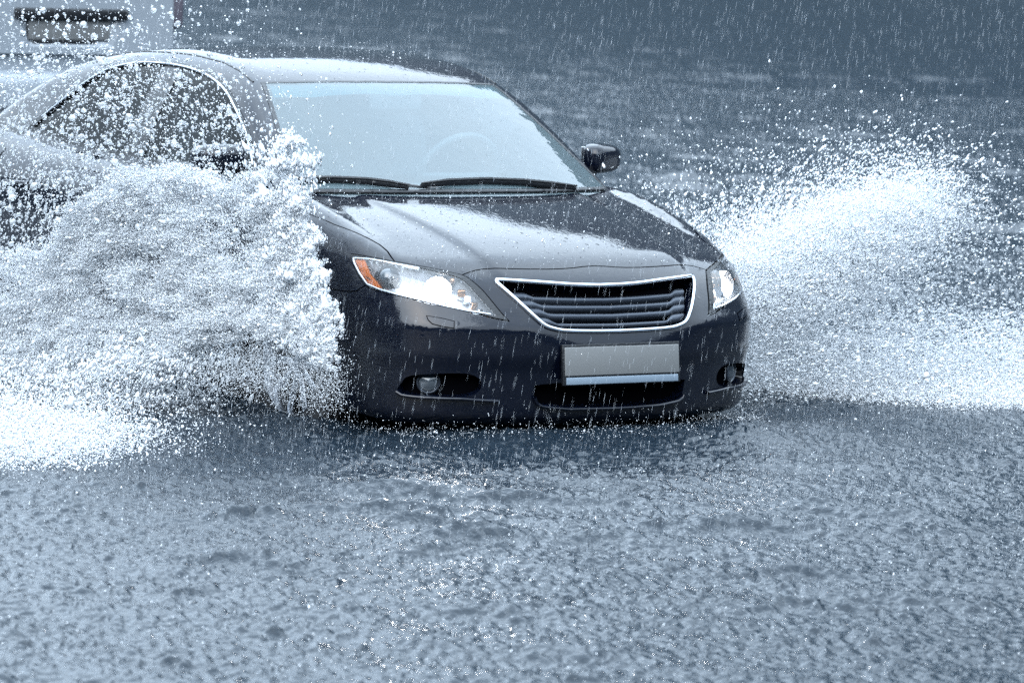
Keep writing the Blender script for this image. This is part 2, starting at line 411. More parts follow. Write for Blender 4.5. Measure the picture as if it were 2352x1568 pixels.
# outlines on the right-hand side (y < 0)
HL = smooth_poly([(.36,-.852,.786),(.455,-.812,.781),(.526,-.764,.773),(.584,-.712,.765),(.644,-.643,.754),(.696,-.572,.738),
      (.728,-.545,.717),(.770,-.522,.684),(.806,-.502,.646),(.840,-.482,.608),(.866,-.463,.580),
      (.844,-.512,.588),(.816,-.566,.602),(.768,-.645,.621),(.715,-.719,.635),(.644,-.781,.651),(.57,-.823,.661),(.517,-.845,.668),(.478,-.857,.680),(.437,-.862,.708),(.393,-.861,.746),(.366,-.858,.771)], 3, (0, 10))
HLTOP = A((.526,-.764,.773),(.584,-.712,.765),(.644,-.643,.754),(.696,-.572,.738))
HFRONT = A((.696,-.572,.738),(.694,-.545,.746),(.692,-.51,.754),(.692,-.475,.758),(.702,-.43,.760),(.72,-.37,.760),(.735,-.30,.760),(.744,-.22,.759),(.747,-.15,.760),(.746,-.10,.762),(.742,-.05,.766),(.740,0,.768))
HSIDE = A((.526,-.764,.773),(.500,-.764,.788),(.464,-.760,.806),(.405,-.758,.825),(.346,-.764,.839),(.276,-.778,.854),(.179,-.797,.868),(.063,-.805,.884),(-.035,-.807,.896),(-.151,-.765,.914),(-.26,-.735,.935))
HREAR = A((-.26,-.735,.935),(-.235,-.6,.955),(-.19,-.4,.972),(-.15,-.2,.980),(-.135,0,.983))
def arch(cx, r, a0, a1, n=26): return np.array([(cx+r*math.cos(R(t)), -.93, .33+r*math.sin(R(t))) for t in np.linspace(a0, a1, n)])
AR = .355
half = np.concatenate([HREAR[::-1], HSIDE[::-1][1:], HLTOP[1:], HFRONT[1:]])
hood = np.concatenate([half, mir(half[1:-1])[::-1]])
panel('bonnet', CF, hood, M['paint'], car, res=.022)
# wing
arc = arch(0, AR, 62, 215)
wing = np.concatenate([HSIDE[:-1], A((-.33,-.80,.905),(-.43,-.85,.87),(-.43,-.91,.80),(-.422,-.92,.55),(-.415,-.92,.20),(-.30,-.90,.19)), arc[::-1], A((.23,-.905,.647),(.32,-.894,.647),(.38,-.885,.647),(.437,-.873,.654)), smooth_poly([(.478,-.857,.680),(.437,-.862,.708),(.393,-.861,.746),(.366,-.858,.771),(.36,-.852,.786),(.455,-.812,.781)], 1)])
wr = panel('front_wing', CF, wing, M['paint'], car, res=.025); mirror_obj(wr)
# bumper with grille, intake and fog-lamp openings
GR = [(.757,-.457,.722),(.775,-.38,.717),(.797,-.29,.713),(.818,-.15,.704),(.828,0,.699)]
GRS = [(.93,0,.538),(.927,-.13,.540),(.921,-.24,.544),(.914,-.288,.551),(.903,-.327,.564),(.882,-.358,.592),(.851,-.392,.630),(.808,-.430,.675),(.765,-.460,.712)]
gtop = np.array(GR); gbot = np.array(GRS)
ghalf = np.concatenate([smooth_poly(np.concatenate([gbot, gtop]), 5, (0, 8, 9, 13))[:-5], ])
gr_r = ghalf[(ghalf[:, 1] < -1e-6) | (np.abs(ghalf[:, 1]) < 1e-6)]
grille_o = np.concatenate([gr_r, mir(gr_r[1:-1])[::-1]])
INT = A((.92,0,.250),(.917,-.10,.250),(.905,-.212,.252),(.888,-.315,.262),(.886,-.345,.280),(.890,-.35,.335),(.925,-.2,.345),(.93,0,.345))
intake = np.concatenate([INT, mir(INT[1:-1])[::-1]])
FOG = smooth_poly([(.655,-.80,.300),(.665,-.795,.335),(.69,-.775,.362),(.76,-.69,.376),(.812,-.60,.376),(.828,-.555,.350),(.822,-.56,.312),(.80,-.61,.292),(.74,-.71,.292)], 3)
BS = A((.437,-.873,.654),(.38,-.885,.647),(.32,-.894,.647),(.23,-.905,.647))
barc = arch(0, AR, 62, -22, 18)
BB = A((.42,-.90,.185),(.55,-.85,.178),(.68,-.74,.176),(.78,-.55,.176),(.84,-.3,.176),(.86,0,.176))
hl_low = HL[30:58]
i0 = int(np.argmin(np.linalg.norm(HL-np.array([.866,-.463,.58]), axis=1))); i1 = int(np.argmin(np.linalg.norm(HL-np.array([.437,-.862,.708]), axis=1)))
i2 = int(np.argmin(np.linalg.norm(HL-np.array([.696,-.572,.738]), axis=1))); i3 = int(np.argmin(np.linalg.norm(HL-np.array([.478,-.857,.68]), axis=1)))
bh = np.concatenate([HFRONT[::-1], HL[i2+1:i3+1], BS[1:] if False else BS, barc[1:], BB])
bumper = np.concatenate([bh, mir(bh[1:-1])[::-1]])
def mould(p):    # the bumper swells a little between lamp and intake
    return 0*p[:, 0]
panel('front_bumper', CF, bumper, M['paint'], car, holes=[grille_o, intake, FOG, mir(FOG)], res=.018, rim=.05)
# dark body core behind every gap
def core(name, ch_f, c, off, zmin, parent, box):
    n = 90; th = np.linspace(0, 2*np.pi, n, endpoint=False); ph = np.linspace(-np.pi/2, np.pi/2, n//2)
    T, P = np.meshgrid(th, ph); d = np.stack([np.cos(P)*np.cos(T), np.cos(P)*np.sin(T), np.sin(P)], -1)
    p, ok = cast(lambda q: np.maximum(ch_f(q)+off, np.max(np.abs(q-np.array(box[0]))-np.array(box[1]), -1)), c, d, tmax=3.2)
    idx = np.arange(T.size).reshape(T.shape); f = []
    a, b = idx[:-1], idx[1:]; f = np.stack([a, np.roll(a, -1, 1), np.roll(b, -1, 1), b], -1).reshape(-1, 4)
    return mesh_np(name, p.reshape(-1, 3), f, M['core'], parent)
chs = empty('chassis', parent=car)
core('front_bulkhead', F, (.33, 0, .62), .10, .2, chs, ((.30, 0, .64), (.60, .62, .40)))
core('floor_pan', F, (-1.7, 0, .6), .05, .2, chs, ((-1.8, 0, .55), (1.38, .9, .39)))
core('boot_floor', F, (-3.3, 0, .62), .05, .2, chs, ((-3.4, 0, .62), (.5, .6, .42)))

panel('intake_backing', CF, intake, M['core'], car, gap=-.01, off=-.048, rim=0, res=.04)
fb = panel('fog_lamp_recess', CF, FOG, M['core'], car, gap=-.006, off=-.047, rim=0, res=.03); mirror_obj(fb)
# lower-lip mouldings
def lipline(name, pts, w, h):
    P = onsurf(F, CF, dens(np.array(pts), .02, False)); V, Fc = ribbon(F, P, w, h); return mesh_np(name, V, Fc, M['paint'], car)
L = A((.885,-.348,.292),(.884,-.338,.270),(.888,-.315,.258),(.905,-.212,.247),(.917,-.10,.245),(.92,0,.245))
lipline('intake_lip', np.concatenate([L, mir(L[:-1])[::-1]]), .016, .022)
L = A((.650,-.806,.300),(.665,-.79,.290),(.74,-.71,.286),(.795,-.62,.284),(.822,-.55,.280),(.85,-.47,.277))
l1 = lipline('fog_lamp_lip', L, .016, .020); mirror_obj(l1)
# grille
gfr = onsurf(F, CF, dens(np.vstack([grille_o, grille_o[:1]]), .012, False)); gfr = np.vstack([gfr, gfr[:1]])
V, Fc = ribbon(F, gfr, .017, .012, .001); gro = empty('grille', parent=car)
mesh_np('chrome_surround', V, Fc, M['chrome'], gro)
def gpt(u, v):
    """u -1..1 across, v 0 top .. 1 bottom inside the grille"""
    yt = .445*u; y0 = np.interp(abs(yt), [0,.15,.29,.38,.457], [0]*5)
    hb = .300; half_w = np.interp(v, [0, .25, .55, .8, 1.], [.445, .412, .372, .340, .285])
    y = half_w*u
    ztop = np.interp(abs(y), [0,.15,.29,.38,.457], [.694,.699,.708,.712,.716]); zbot = np.interp(abs(y), [0,.24,.30,.36,.45], [.543,.549,.556,.592,.71])
    z = .694*(1-v)+.543*v+(1-v)*(np.interp(abs(y), [0,.15,.29,.38,.457], [0,.004,.012,.016,.02]))+v*np.interp(abs(y), [0,.24,.30,.4], [0,.005,.01,.02])
    return np.array([.85, y, z])
for k, v0 in enumerate((.21, .43, .65, .87)):
    rows = []
    us = np.linspace(-1, 1, 61)
    step = .80-.02*k
    for e, (dv, dep) in enumerate(((-.055, .020), (-.055, .012), (.0, .008), (.055, .012), (.075, .05))):
        r = []
        for u in us:
            au = abs(u); rise = -.115*np.clip((au-step)/.07, 0, 1)*(1 if e < 2 else .75)*(1 if k < 4 else 0)
            q = gpt(u*.985, np.clip(v0+dv*(1. if k < 3 else .8)+rise*(1 if e < 3 else .45), .0, 1.0)); r.append(q)
        r = onsurf(F, CF, np.array(r)); r = r-grad(F, r)*(dep+.012); rows.append(r)
    V = np.concatenate(rows); n = len(us); f = [(a*n+i, a*n+i+1, (a+1)*n+i+1, (a+1)*n+i) for a in range(len(rows)-1) for i in range(n-1)]
    mesh_np('grille_slat', V, [t[::-1] for t in f], M['slat'], gro)
panel('grille_backing', CF, grille_o, M['core'], gro, gap=-.004, off=-.055, rim=0, res=.03)
# number plate and its frame
pr = empty('number_plate', parent=car)
tilt = Matrix.Rotation(R(-7), 3, 'Y')
def pl(name, m, y, z, w, h, x, t): return MB().box((x, y, z), (t, w, h), tilt, .003).build(name, m, pr)
pl('plate_frame', M['black'], 0, .418, .545, .155, .952, .016)
pl('plate_face', M['plate'], 0, .4315, .530, .108, .9595, .010)
pl('plate_strip', M['plate2'], 0, .3580, .520, .028, .9665, .013)
# headlights
def headlight():
    h = empty('headlight', parent=car)
    panel('lens', CF, HL, M['lens'], h, gap=.004, off=.001, rim=0, res=.02)
    k = np.linalg.norm(CF.to3(A((0, 0)).reshape(1, 2))-CF.c)*2
    # black seal: the ring between the opening and the clear lens
    inner = smooth_poly([(.374,-.857,.777),(.45,-.817,.774),(.538,-.765,.765),(.60,-.705,.754),(.656,-.645,.740),(.700,-.588,.724),(.735,-.566,.700),(.785,-.542,.654),(.838,-.507,.599),
             (.80,-.60,.612),(.755,-.668,.625),(.673,-.762,.648),(.60,-.81,.660),(.543,-.838,.670),(.484,-.859,.687),(.433,-.864,.726),(.385,-.862,.764)], 4, (0, 8))
    panel('lens_seal', CF, HL, M['black'], h, holes=[inner], gap=.002, off=.0025, rim=.012, res=.016)
    def chrome_edge(pts, w):
        P = onsurf(F, CF, dens(np.array(pts), .012, False)); V, Fc = ribbon(F, P, w, .006, -.003); return V, Fc
    V, Fc = chrome_edge([(.60,-.698,.753),(.538,-.762,.764),(.45,-.816,.773),(.378,-.857,.774),(.388,-.861,.760),(.433,-.864,.724),(.484,-.859,.686),(.543,-.838,.671),(.60,-.81,.662),(.673,-.762,.650),(.755,-.668,.627),(.80,-.60,.614),(.835,-.513,.602)], .009)
    mesh_np('bright_edge', V, Fc, M['chrome'], h)
    # bowl behind the lens
    def depth(p):
        a = CF.to2(p); q = CF.to2(HL)
        d = np.sqrt(((a[:, None]-q[None])**2).sum(-1)).min(1)*k
        return -np.minimum(d*1.6, .055)-.004
    panel('reflector_bowl', CF, HL, M['bowl2'], h, gap=.001, off=0, rim=0, res=.012, off_fn=depth)
    AMB = A((.380,-.858,.775),(.424,-.838,.774),(.480,-.850,.728),(.548,-.836,.678),(.522,-.847,.679),(.480,-.858,.691),(.433,-.864,.730),(.400,-.861,.757))
    panel('amber_reflector', CF, AMB, M['amber'], h, gap=.0, off=-.006, rim=.012, res=.015)
    panel('amber_bulb_shadow', CF, A((.462,-.853,.715),(.486,-.850,.709),(.496,-.850,.700),(.473,-.855,.706)), M['copper'], h, gap=0, off=-.004, rim=.003, res=.01)
    ax = Vector((.86, -.45, .05)).normalized()
    def at(p, o): return Vector(p)+ax*o
    g = MB(); g.lathe([(.0001,.052),(.014,.050),(.028,.043),(.039,.030),(.044,.012),(.045,0)], at((.575,-.815,.712), -.062), ax, 32); g.build('projector_globe', M['globe'], h)
    g = MB(); g.lathe([(.045,0),(.047,.012),(.051,.013),(.052,0),(.054,-.03)], at((.575,-.815,.712), -.064), ax, 32); g.build('projector_ring', M['chrome'], h)
    g = MB(); g.lathe([(.050,.016),(.042,.002),(.030,-.012),(.020,-.022),(.012,-.024)], at((.712,-.688,.680), -.036), ax, 32); g.build('main_reflector', M['bowl'], h)
    g = MB(); g.lathe([(.0001,.030),(.012,.027),(.020,.019),(.025,.006),(.026,-.006)], at((.712,-.688,.678), -.040), ax, 32); g.build('lit_lamp', M['lamp'], h)
    g = MB(); g.lathe([(.050,.016),(.053,.019),(.055,.014),(.056,-.02)], at((.712,-.688,.680), -.036), ax, 32); g.build('lamp_ring', M['chrome'], h)
    # fluted indicator reflector in the inner corner
    for j in range(5):
        q = np.array([.745+.022*j, -.598+.016*j, .690-.024*j]); q = onsurf(F, CF, q.reshape(1, 3))[0]; n_ = grad(F, q.reshape(1, 3))[0]
        g = MB(); g.box(Vector(q-n_*.028), (.012, .030-.003*j, .030), Matrix.Rotation(R(-40+16*j), 3, 'Z') @ Matrix.Rotation(R(25*(-1)**j), 3, 'Y'), .003)
        g.build('indicator_facet', M['bowl'] if j in (1, 3) else M['copper'], h)
    g = MB(); g.lathe([(.0001,.012),(.008,.009),(.011,0),(.011,-.02)], Vector((.690,-.610,.716)), ax, 16); g.build('side_lamp', M['copper'], h)
    return h
hl = headlight()
def mirror_tree(e, parent):
    q = empty(e.name.split('.')[0], parent=parent)
    for c in list(e.children):
        mirror_obj(c, None, q)
    return q
mirror_tree(hl, car)
# fog lamps
def fog():
    e = empty('fog_lamp', parent=car); ax = Vector((.85, -.5, 0)).normalized(); c = Vector((.728, -.722, .337))
    MB().lathe([(.0001,.0),(.018,-.003),(.034,-.012),(.040,-.03)], c-ax*.012, ax, 28).build('fog_lens', M['globe'], e)
    MB().lathe([(.036,-.012),(.040,-.008),(.045,-.012),(.047,-.05)], c-ax*.012, ax, 28).build('fog_bezel', M['slat'], e)
    return e
fg = fog(); mirror_tree(fg, car)
# headlight-washer covers
WC = A((.728,-.739,.589),(.738,-.738,.576),(.752,-.729,.564),(.775,-.70,.557),(.799,-.667,.552),(.797,-.668,.575),(.765,-.705,.584))
wc = panel('washer_cover_gap', CF, WC, M['core'], car, gap=-.0025, off=.0006, rim=0, res=.012)
wc2 = panel('washer_cover', CF, WC, M['paint'], car, gap=.0, off=.0022, rim=.004, res=.012); mirror_obj(wc); mirror_obj(wc2)
# flank: doors, sill, wings (outline points dropped straight onto the side)
def flank(P):
    P = np.array(P, float); d = np.tile([0, -1., 0], (len(P), 1)); return cast(F, P*[1, 0, 1], d, tmax=1.4)[0]
CSH = Chart(F, (-1.5, 0, .5), (0, -.6, .8), (1, 0, 0))
SHO = onsurf(F, CSH, A((-.43,-.85,.87),(-.6,-.862,.895),(-1.0,-.875,.912),(-1.43,-.878,.922),(-2.0,-.868,.935),(-2.5,-.84,.955),(-3.0,-.79,1.0),(-3.3,-.74,1.0)))
def sho(x0, x1, n=8): return np.stack([np.interp(np.linspace(x0, x1, n), SHO[::-1, 0], SHO[::-1, k]) for k in range(3)], 1)
def side_panel(name, low, top=None, m=M['paint'], **k):
    P = flank([(x, -.9, z) for x, z in low]); P = P if top is None else np.concatenate([P, top]); return panel(name, CSR, P, m, car, **k)
d1 = side_panel('front_door', [(-1.435,.30),(-.425,.30),(-.432,.55),(-.437,.80)][:], sho(-.44, -1.435), res=.04)
MB().tube([(-1.36,-.925,.80),(-1.34,-.955,.805),(-1.2,-.957,.812),(-1.17,-.925,.812)], .012, 8).build('door_handle', M['paint'], d1)
d2 = side_panel('rear_door', [(-2.50,.75),(-2.43,.52),(-2.28,.30),(-1.44,.30)], sho(-1.44, -2.49), res=.04)
MB().tube([(-2.33,-.92,.82),(-2.31,-.948,.825),(-2.17,-.95,.832),(-2.14,-.925,.832)], .012, 8).build('door_handle', M['paint'], d2)
mirror_obj(d1); mirror_obj(d2)
s_ = side_panel('sill', [(-.42,.295),(-.42,.20),(-2.35,.20),(-2.28,.295)], m=M['paint'], res=.05); mirror_obj(s_)
arc2 = [(-2.776+AR*math.cos(R(t)), .33+AR*math.sin(R(t))) for t in np.linspace(205, -20, 24)]
q_ = side_panel('rear_wing', [(-2.505,.75),(-2.435,.52)]+[a for a in arc2[::-1] if a[1] > .40]+[(-3.25,.42),(-3.42,.60),(-3.4,.80)], sho(-3.3, -2.50), res=.04); mirror_obj(q_)
sh = np.concatenate([A((-.33,-.80,.905),), SHO, A((-3.2,-.66,1.04),(-3.0,-.60,1.05),(-2.5,-.62,1.02),(-1.5,-.66,.99),(-.6,-.66,.975),(-.25,-.72,.945))])
s2 = panel('shoulder', CSH, sh, M['paint'], car, res=.05, gap=-.004, off=-.0012); mirror_obj(s2)
tl = A((-3.0,.0,1.055),(-3.0,-.58,1.045),(-3.25,-.68,1.03),(-3.42,-.72,1.0),(-3.6,-.70,.99),(-3.78,-.55,.98),(-3.83,0,.99))
panel('boot_lid', CB, np.concatenate([tl, mir(tl[1:-1])[::-1]]), M['paint'], car, res=.05)
rb = A((-3.84,0,.98),(-3.79,-.56,.97),(-3.62,-.71,.98),(-3.43,-.73,.99),(-3.41,-.80,.80),(-3.43,-.85,.60),(-3.26,-.88,.42),(-3.2,-.87,.25),(-3.5,-.80,.22),(-3.8,-.5,.22),(-3.83,0,.22))
rtl = A((-3.46,-.76,.93),(-3.62,-.72,.95),(-3.80,-.50,.94),(-3.82,-.48,.82),(-3.66,-.70,.80),(-3.46,-.80,.82))
panel('rear_bumper', CB, np.concatenate([rb, mir(rb[1:-1])[::-1]]), M['paint'], car, holes=[rtl, mir(rtl)], res=.05)
t_ = panel('tail_light', CB, rtl, M['red'], car, res=.04); mirror_obj(t_)
# cabin
def ongs(P): return onsurf(G, CG, P)
WSR = A((-.83,-.553,1.352),(-.70,-.594,1.283),(-.55,-.640,1.18),(-.37,-.686,1.06),(-.235,-.712,.965),(-.20,-.728,.930))
WST = A((-.775,0,1.363),(-.778,-.15,1.362),(-.79,-.30,1.360),(-.805,-.44,1.357))
wsh = np.concatenate([WST, WSR, A((-.11,-.5,.935),(-.035,0,.945))])
ws = np.concatenate([wsh, mir(wsh[1:-1])[::-1]])
seal_h = np.concatenate([WST+[-.012,0,.006], WSR+[-.012,-.016,.006], A((-.10,-.5,.922),(-.02,0,.932))]); seal = np.concatenate([seal_h, mir(seal_h[1:-1])[::-1]])
DLO = smooth_poly([(-2.47,-.763,1.040),(-2.36,-.745,1.11),(-2.217,-.716,1.201),(-2.10,-.68,1.275),(-1.972,-.645,1.338),(-1.86,-.625,1.366),(-1.736,-.611,1.384),(-1.58,-.606,1.391),(-1.411,-.606,1.391),(-1.24,-.615,1.381),(-1.077,-.632,1.356),(-.94,-.655,1.317),(-.83,-.681,1.268),(-.73,-.704,1.214),(-.645,-.725,1.16),(-.523,-.761,1.04),(-.46,-.79,.965),(-1.0,-.80,.985),(-1.6,-.80,1.0),(-2.1,-.79,1.015)], 3, (0, 16))
BL = A((-2.52,0,1.31),(-2.50,-.35,1.30),(-2.50,-.50,1.285),(-2.80,-.60,1.12),(-2.90,-.60,1.06),(-3.02,-.3,1.06),(-3.05,0,1.06))
bl = np.concatenate([BL, mir(BL[1:-1])[::-1]])
base_h = A((-.0,0,.93),(-.1,-.5,.93),(-.2,-.75,.93),(-.35,-.80,.93),(-.8,-.82,.93),(-1.5,-.82,.93),(-2.2,-.81,.95),(-2.6,-.78,.98),(-2.95,-.70,1.0),(-3.1,-.4,1.02),(-3.13,0,1.02))
base = np.concatenate([base_h, mir(base_h[1:-1])[::-1]])
panel('cabin_shell', CG, base, M['paint'], car, holes=[seal, DLO, mir(DLO), bl], res=.028, gap=.001, rim=.03)
panel('windscreen_seal', CG, seal, M['black'], car, holes=[ws], gap=.0, res=.02, rim=.01, off=.0015)
panel('windscreen', CG, ws, M['glass'], car, gap=.0, res=.03, rim=0)
panel('rear_window', CG, bl, M['sideglass'], car, gap=.001, res=.05, rim=0)
def bslice(x0, x1, z): return None
fg_ = DLO[DLO[:, 0] > -1.40]; 
g1 = np.concatenate([A((-1.40,-.80,.995)), ]) if False else None
def clipx(Q, lo, hi):
    for lim, sgn in ((lo, 1), (hi, -1)):
        o = []
        for a, b in zip(Q, np.roll(Q, -1, 0)):
            ia, ib = (a[0]-lim)*sgn >= 0, (b[0]-lim)*sgn >= 0
            if ia: o.append(a)
            if ia != ib: o.append(a+(b-a)*(lim-a[0])/(b[0]-a[0]))
        Q = np.array(o)
    return Q
def side_window(name, lo, hi, m):
    P = clipx(DLO, lo, hi); o = panel(name, CG, P, m, car, gap=.016, res=.05, rim=0, off=-.008); mirror_obj(o); return o
i_top = [p for p in DLO]
side_window('front_side_window', -1.44, 0, M['sideglass']); side_window('rear_side_window', -2.6, -1.50, M['sideglass'])
bp = A((-1.39,-.606,1.391),(-1.54,-.606,1.391),(-1.54,-.80,.995),(-1.39,-.80,.99)); b_ = panel('door_pillar', CG, bp, M['black'], car, gap=0, off=-.004, rim=0, res=.04); mirror_obj(b_)
b2 = panel('window_seal', CG, DLO, M['black'], car, holes=[inset3 for inset3 in [CG.to3(inset(CG.to2(DLO), .014))]], gap=0., off=.001, rim=.012, res=.03); mirror_obj(b2)
q_ = inset(CG.to2(DLO), .010); q_ = q_[::-1] if area2(CG.to2(DLO)) < 0 else q_
ct = ongs(dens(CG.to3(q_)[3:46], .02, False)); V, Fc = ribbon(G, ct, .010, .006, .001); c_ = mesh_np('window_chrome_strip', V, Fc, M['chrome'], car); mirror_obj(c_)
# roof ditch mouldings
rd = ongs(A((-.87,-.585,1.352),(-.98,-.575,1.385),(-1.15,-.560,1.413),(-1.4,-.553,1.428),(-1.8,-.55,1.417),(-2.2,-.54,1.365),(-2.5,-.535,1.29))); rd = ongs(dens(rd, .03, False)); V, Fc = ribbon(G, rd, .010, .003, .0); c_ = mesh_np('roof_moulding', V, Fc, M['black'], car); mirror_obj(c_)
# scuttle seal along the foot of the screen, wipers
ys_ = np.linspace(-.70, .70, 61); zs_ = Hbase(-.16+0*ys_, ys_)+.004
sc = ongs(np.stack([wsx(zs_)-.15*(np.abs(ys_)/.7)**2.4, ys_, zs_], 1)); V, Fc = ribbon(G, sc, .026, .008, .003); mesh_np('scuttle_seal', V, Fc, M['black'], car)
band = np.concatenate([A((-.782,0,1.352),(-.785,-.2,1.351),(-.80,-.40,1.349),(-.825,-.535,1.343),(-.745,-.560,1.305),(-.70,-.40,1.312),(-.69,0,1.318))]); band = np.concatenate([band, mir(band[1:-1])[::-1]])
panel('shade_band', CG, band, M['shade'], car, gap=0, off=-.006, rim=0, res=.05)
def wiper(pts, arm):
    w_ = empty('wiper', parent=car)
    P = ongs(np.array(pts)); nn = grad(G, P); P = P+nn*.016
    MB().tube(P.tolist(), [.006]+[.011]*(len(P)-2)+[.006], 8, flat=1.3).build('wiper_blade', M['black'], w_)
    P2 = P+nn*.012; MB().tube(P2.tolist(), [.004]+[.007]*(len(P)-2)+[.004], 6).build('blade_carrier', M['black'], w_)
    MB().tube(arm, [.009, .011, .013, .016], 8).build('wiper_arm', M['black'], w_)
wiper([(-.30,-.745,0.991),(-.288,-.698,0.998),(-.24,-.58,1.002),(-.193,-.461,1.000),(-.155,-.38,0.992),(-.13,-.31,0.980)], [(-.205,-.50,1.022),(-.15,-.36,1.006),(-.112,-.22,0.986),(-.105,-.02,0.971)])
wiper([(-.128,-.254,0.987),(-.135,-.128,0.998),(-.142,.05,1.002),(-.141,.224,0.996),(-.146,.36,0.984),(-.155,.49,0.970)], [(-.118,.05,1.022),(-.118,.22,1.010),(-.13,.36,0.994),(-.15,.50,0.971)])
# door mirrors
def door_mirror():
    e = empty('door_mirror', parent=car)
    bm = bmesh.new(); r = bmesh.ops.create_icosphere(bm, subdivisions=4, radius=1)
    for v in bm.verts:
        x, y, z = v.co; s = lambda a, p: math.copysign(abs(a)**p, a)
        X, Y, Z = s(x, .8), s(y, .62), s(z, .62); X = min(X, .25) if X < 0 else X; X = max(X, -.35)
        w = 1-.12*max(0, -Y)*0
        v.co = Vector((-.555+X*.075+Y*.03, -.925+Y*.098, 1.066+Z*.062*(1-.10*Y*-1)+.004))
    me = bpy.data.meshes.new('mirror_shell'); 
    for f in bm.faces: f.smooth = True
    bm.to_mesh(me); bm.free(); me.materials.append(M['paint']); o = bpy.data.objects.new('mirror_shell', me); COL.objects.link(o); o.parent = e
    MB().box((-.583, -.925, 1.068), (.006, .16, .095), None, .002).build('mirror_glass', M['bowl'], e)
    MB().tube([(-.48,-.78,.99),(-.51,-.83,1.01),(-.54,-.88,1.035)], [.045, .036, .03], 10, flat=.7).build('mirror_arm', M['black'], e)
    return e
dm = door_mirror(); mirror_tree(dm, car)
# inside
ci = empty('cabin_interior', parent=car)
MB().box((-.42, 0, .90), (.40, 1.36, .14), None, .05).build('dashboard', M['dash'], ci)
for s in (-1, 1):
    MB().box((-1.42, .37*s, .86), (.16, .50, .64), Matrix.Rotation(R(-14), 3, 'Y'), .06).build('seat_back', M['seat'], ci)
    MB().box((-1.52, .37*s, 1.24), (.10, .26, .17), Matrix.Rotation(R(-10), 3, 'Y'), .045).build('head_restraint', M['seat'], ci)
    MB().box((-1.12, .37*s, .56), (.52, .50, .16), None, .06).build('seat_cushion', M['seat'], ci)
MB().box((-2.35, 0, .88), (.18, 1.25, .56), Matrix.Rotation(R(-18), 3, 'Y'), .07).build('rear_bench', M['seat'], ci)
ring = [(-.80+.19*math.sin(t)*math.sin(R(25)), .37+.19*math.cos(t), .98+.19*math.sin(t)*math.cos(R(25))) for t in np.linspace(0, 2*math.pi, 33)]
g = MB(); g.tube(ring, .014, 8, cap=False)
for t in (R(0), R(180), R(270)): g.tube([(-.80, .37, .98), (-.80+.19*math.sin(t)*math.sin(R(25)), .37+.19*math.cos(t), .98+.19*math.sin(t)*math.cos(R(25)))], .012, 6)
g.build('steering_wheel', M['dash'], ci)
MB().box((-.72, 0, 1.285), (.03, .25, .065), None, .014).build('rear_view_mirror', M['dash'], ci)
# wheels
def wheel(x, y):
    s = 1 if y > 0 else -1; e = empty('wheel', (x, y, .325), parent=car)
    MB().lathe([(.21,-.09),(.30,-.10),(.322,-.085),(.325,0),(.322,.085),(.30,.10),(.21,.09)], (0,0,0), (0,s,0), 48).build('tyre', M['rubber'], e)
    g = MB(); g.lathe([(.212,-.09),(.212,.085),(.205,.09),(.195,.05),(.19,-.02)], (0,0,0), (0,s,0), 48)
    g.lathe([(.0001,.05),(.04,.05),(.055,.045),(.06,.0)], (0,0,0), (0,s,0), 24)
    for k in range(10):
        a = 2*math.pi*k/10; g.box((.125*math.cos(a), .042*s, .125*math.sin(a)), (.16, .02, .03), Matrix.Rotation(-a, 3, 'Y'), .006)
    g.build('rim', M['alloy'], e)
for x in (0, -2.776):
    for y in (-.80, .80): wheel(x, y)
# ------------------------------------------------------------------ flood water, beaten by the rain
def fft_tile(N, L, lmin, lmax, slope, dirn=None, spread=0., seed=0):
    r = np.random.default_rng(seed); k1 = np.fft.fftfreq(N, L/N)*2*np.pi; kx, ky = np.meshgrid(k1, k1); k = np.hypot(kx, ky)+1e-9
    a = np.exp(-np.log(k/(2*np.pi/math.sqrt(lmin*lmax)))**2/(2*(.5*np.log(lmax/lmin)/1.6)**2))/k**1.0
    if dirn is not None:
        c = np.abs(kx*math.cos(dirn)+ky*math.sin(dirn))/k; a = a*(c**spread+.05)
    a[0, 0] = 0
    h = np.fft.ifft2(a*np.exp(2j*np.pi*r.random((N, N)))*(r.standard_normal((N, N)))).real
    g = np.gradient(h, L/N); s = math.sqrt((g[0]**2).mean()+(g[1]**2).mean())
    return (h/s*slope).astype(np.float32)
def samp(T, L, x, y, rot=0.):
    N = T.shape[0]; c, s = math.cos(rot), math.sin(rot); u = (x*c+y*s)/L*N; v = (-x*s+y*c)/L*N
    i, j = np.floor(u).astype(int), np.floor(v).astype(int); a, b = u-i, v-j; i0, i1, j0, j1 = i % N, (i+1) % N, j % N, (j+1) % N
    return T[j0, i0]*(1-a)*(1-b)+T[j0, i1]*a*(1-b)+T[j1, i0]*(1-a)*b+T[j1, i1]*a*b
T1 = fft_tile(1024, 5.3, .03, .09, .23, seed=1)
TM = fft_tile(1024, 6.7, .05, .17, .12, seed=4); TM = np.where(TM > 0, 1.9*np.abs(TM)**1.15*(TM.std()**-.15), .6*TM).astype(np.float32)
T2 = fft_tile(512, 11.0, .25, .9, .10, dirn=R(-35), spread=2., seed=2)
T3 = fft_tile(512, 31.0, 1.0, 4.0, .055, dirn=R(-35), spread=2., seed=3)
def ridge(x, y, cx, cy, ang, length, wid, amp):
    c, s = math.cos(ang), math.sin(ang); u = (x-cx)*c+(y-cy)*s; v = -(x-cx)*s+(y-cy)*c+.07*np.sin(u*5+cx)+.04*np.sin(u*13+cy)
    return amp*np.exp(-(u/length)**2-(v/wid)**2)
FWD = np.array([-.827, .562]); FWD /= np.linalg.norm(FWD); RGT = np.array([.562, .827]); RGT /= np.linalg.norm(RGT); EYE = np.array(CAM[:2])
def gxy(r, t): return EYE+r*FWD+t*RGT                 # a spot r metres out along the view, t to the right
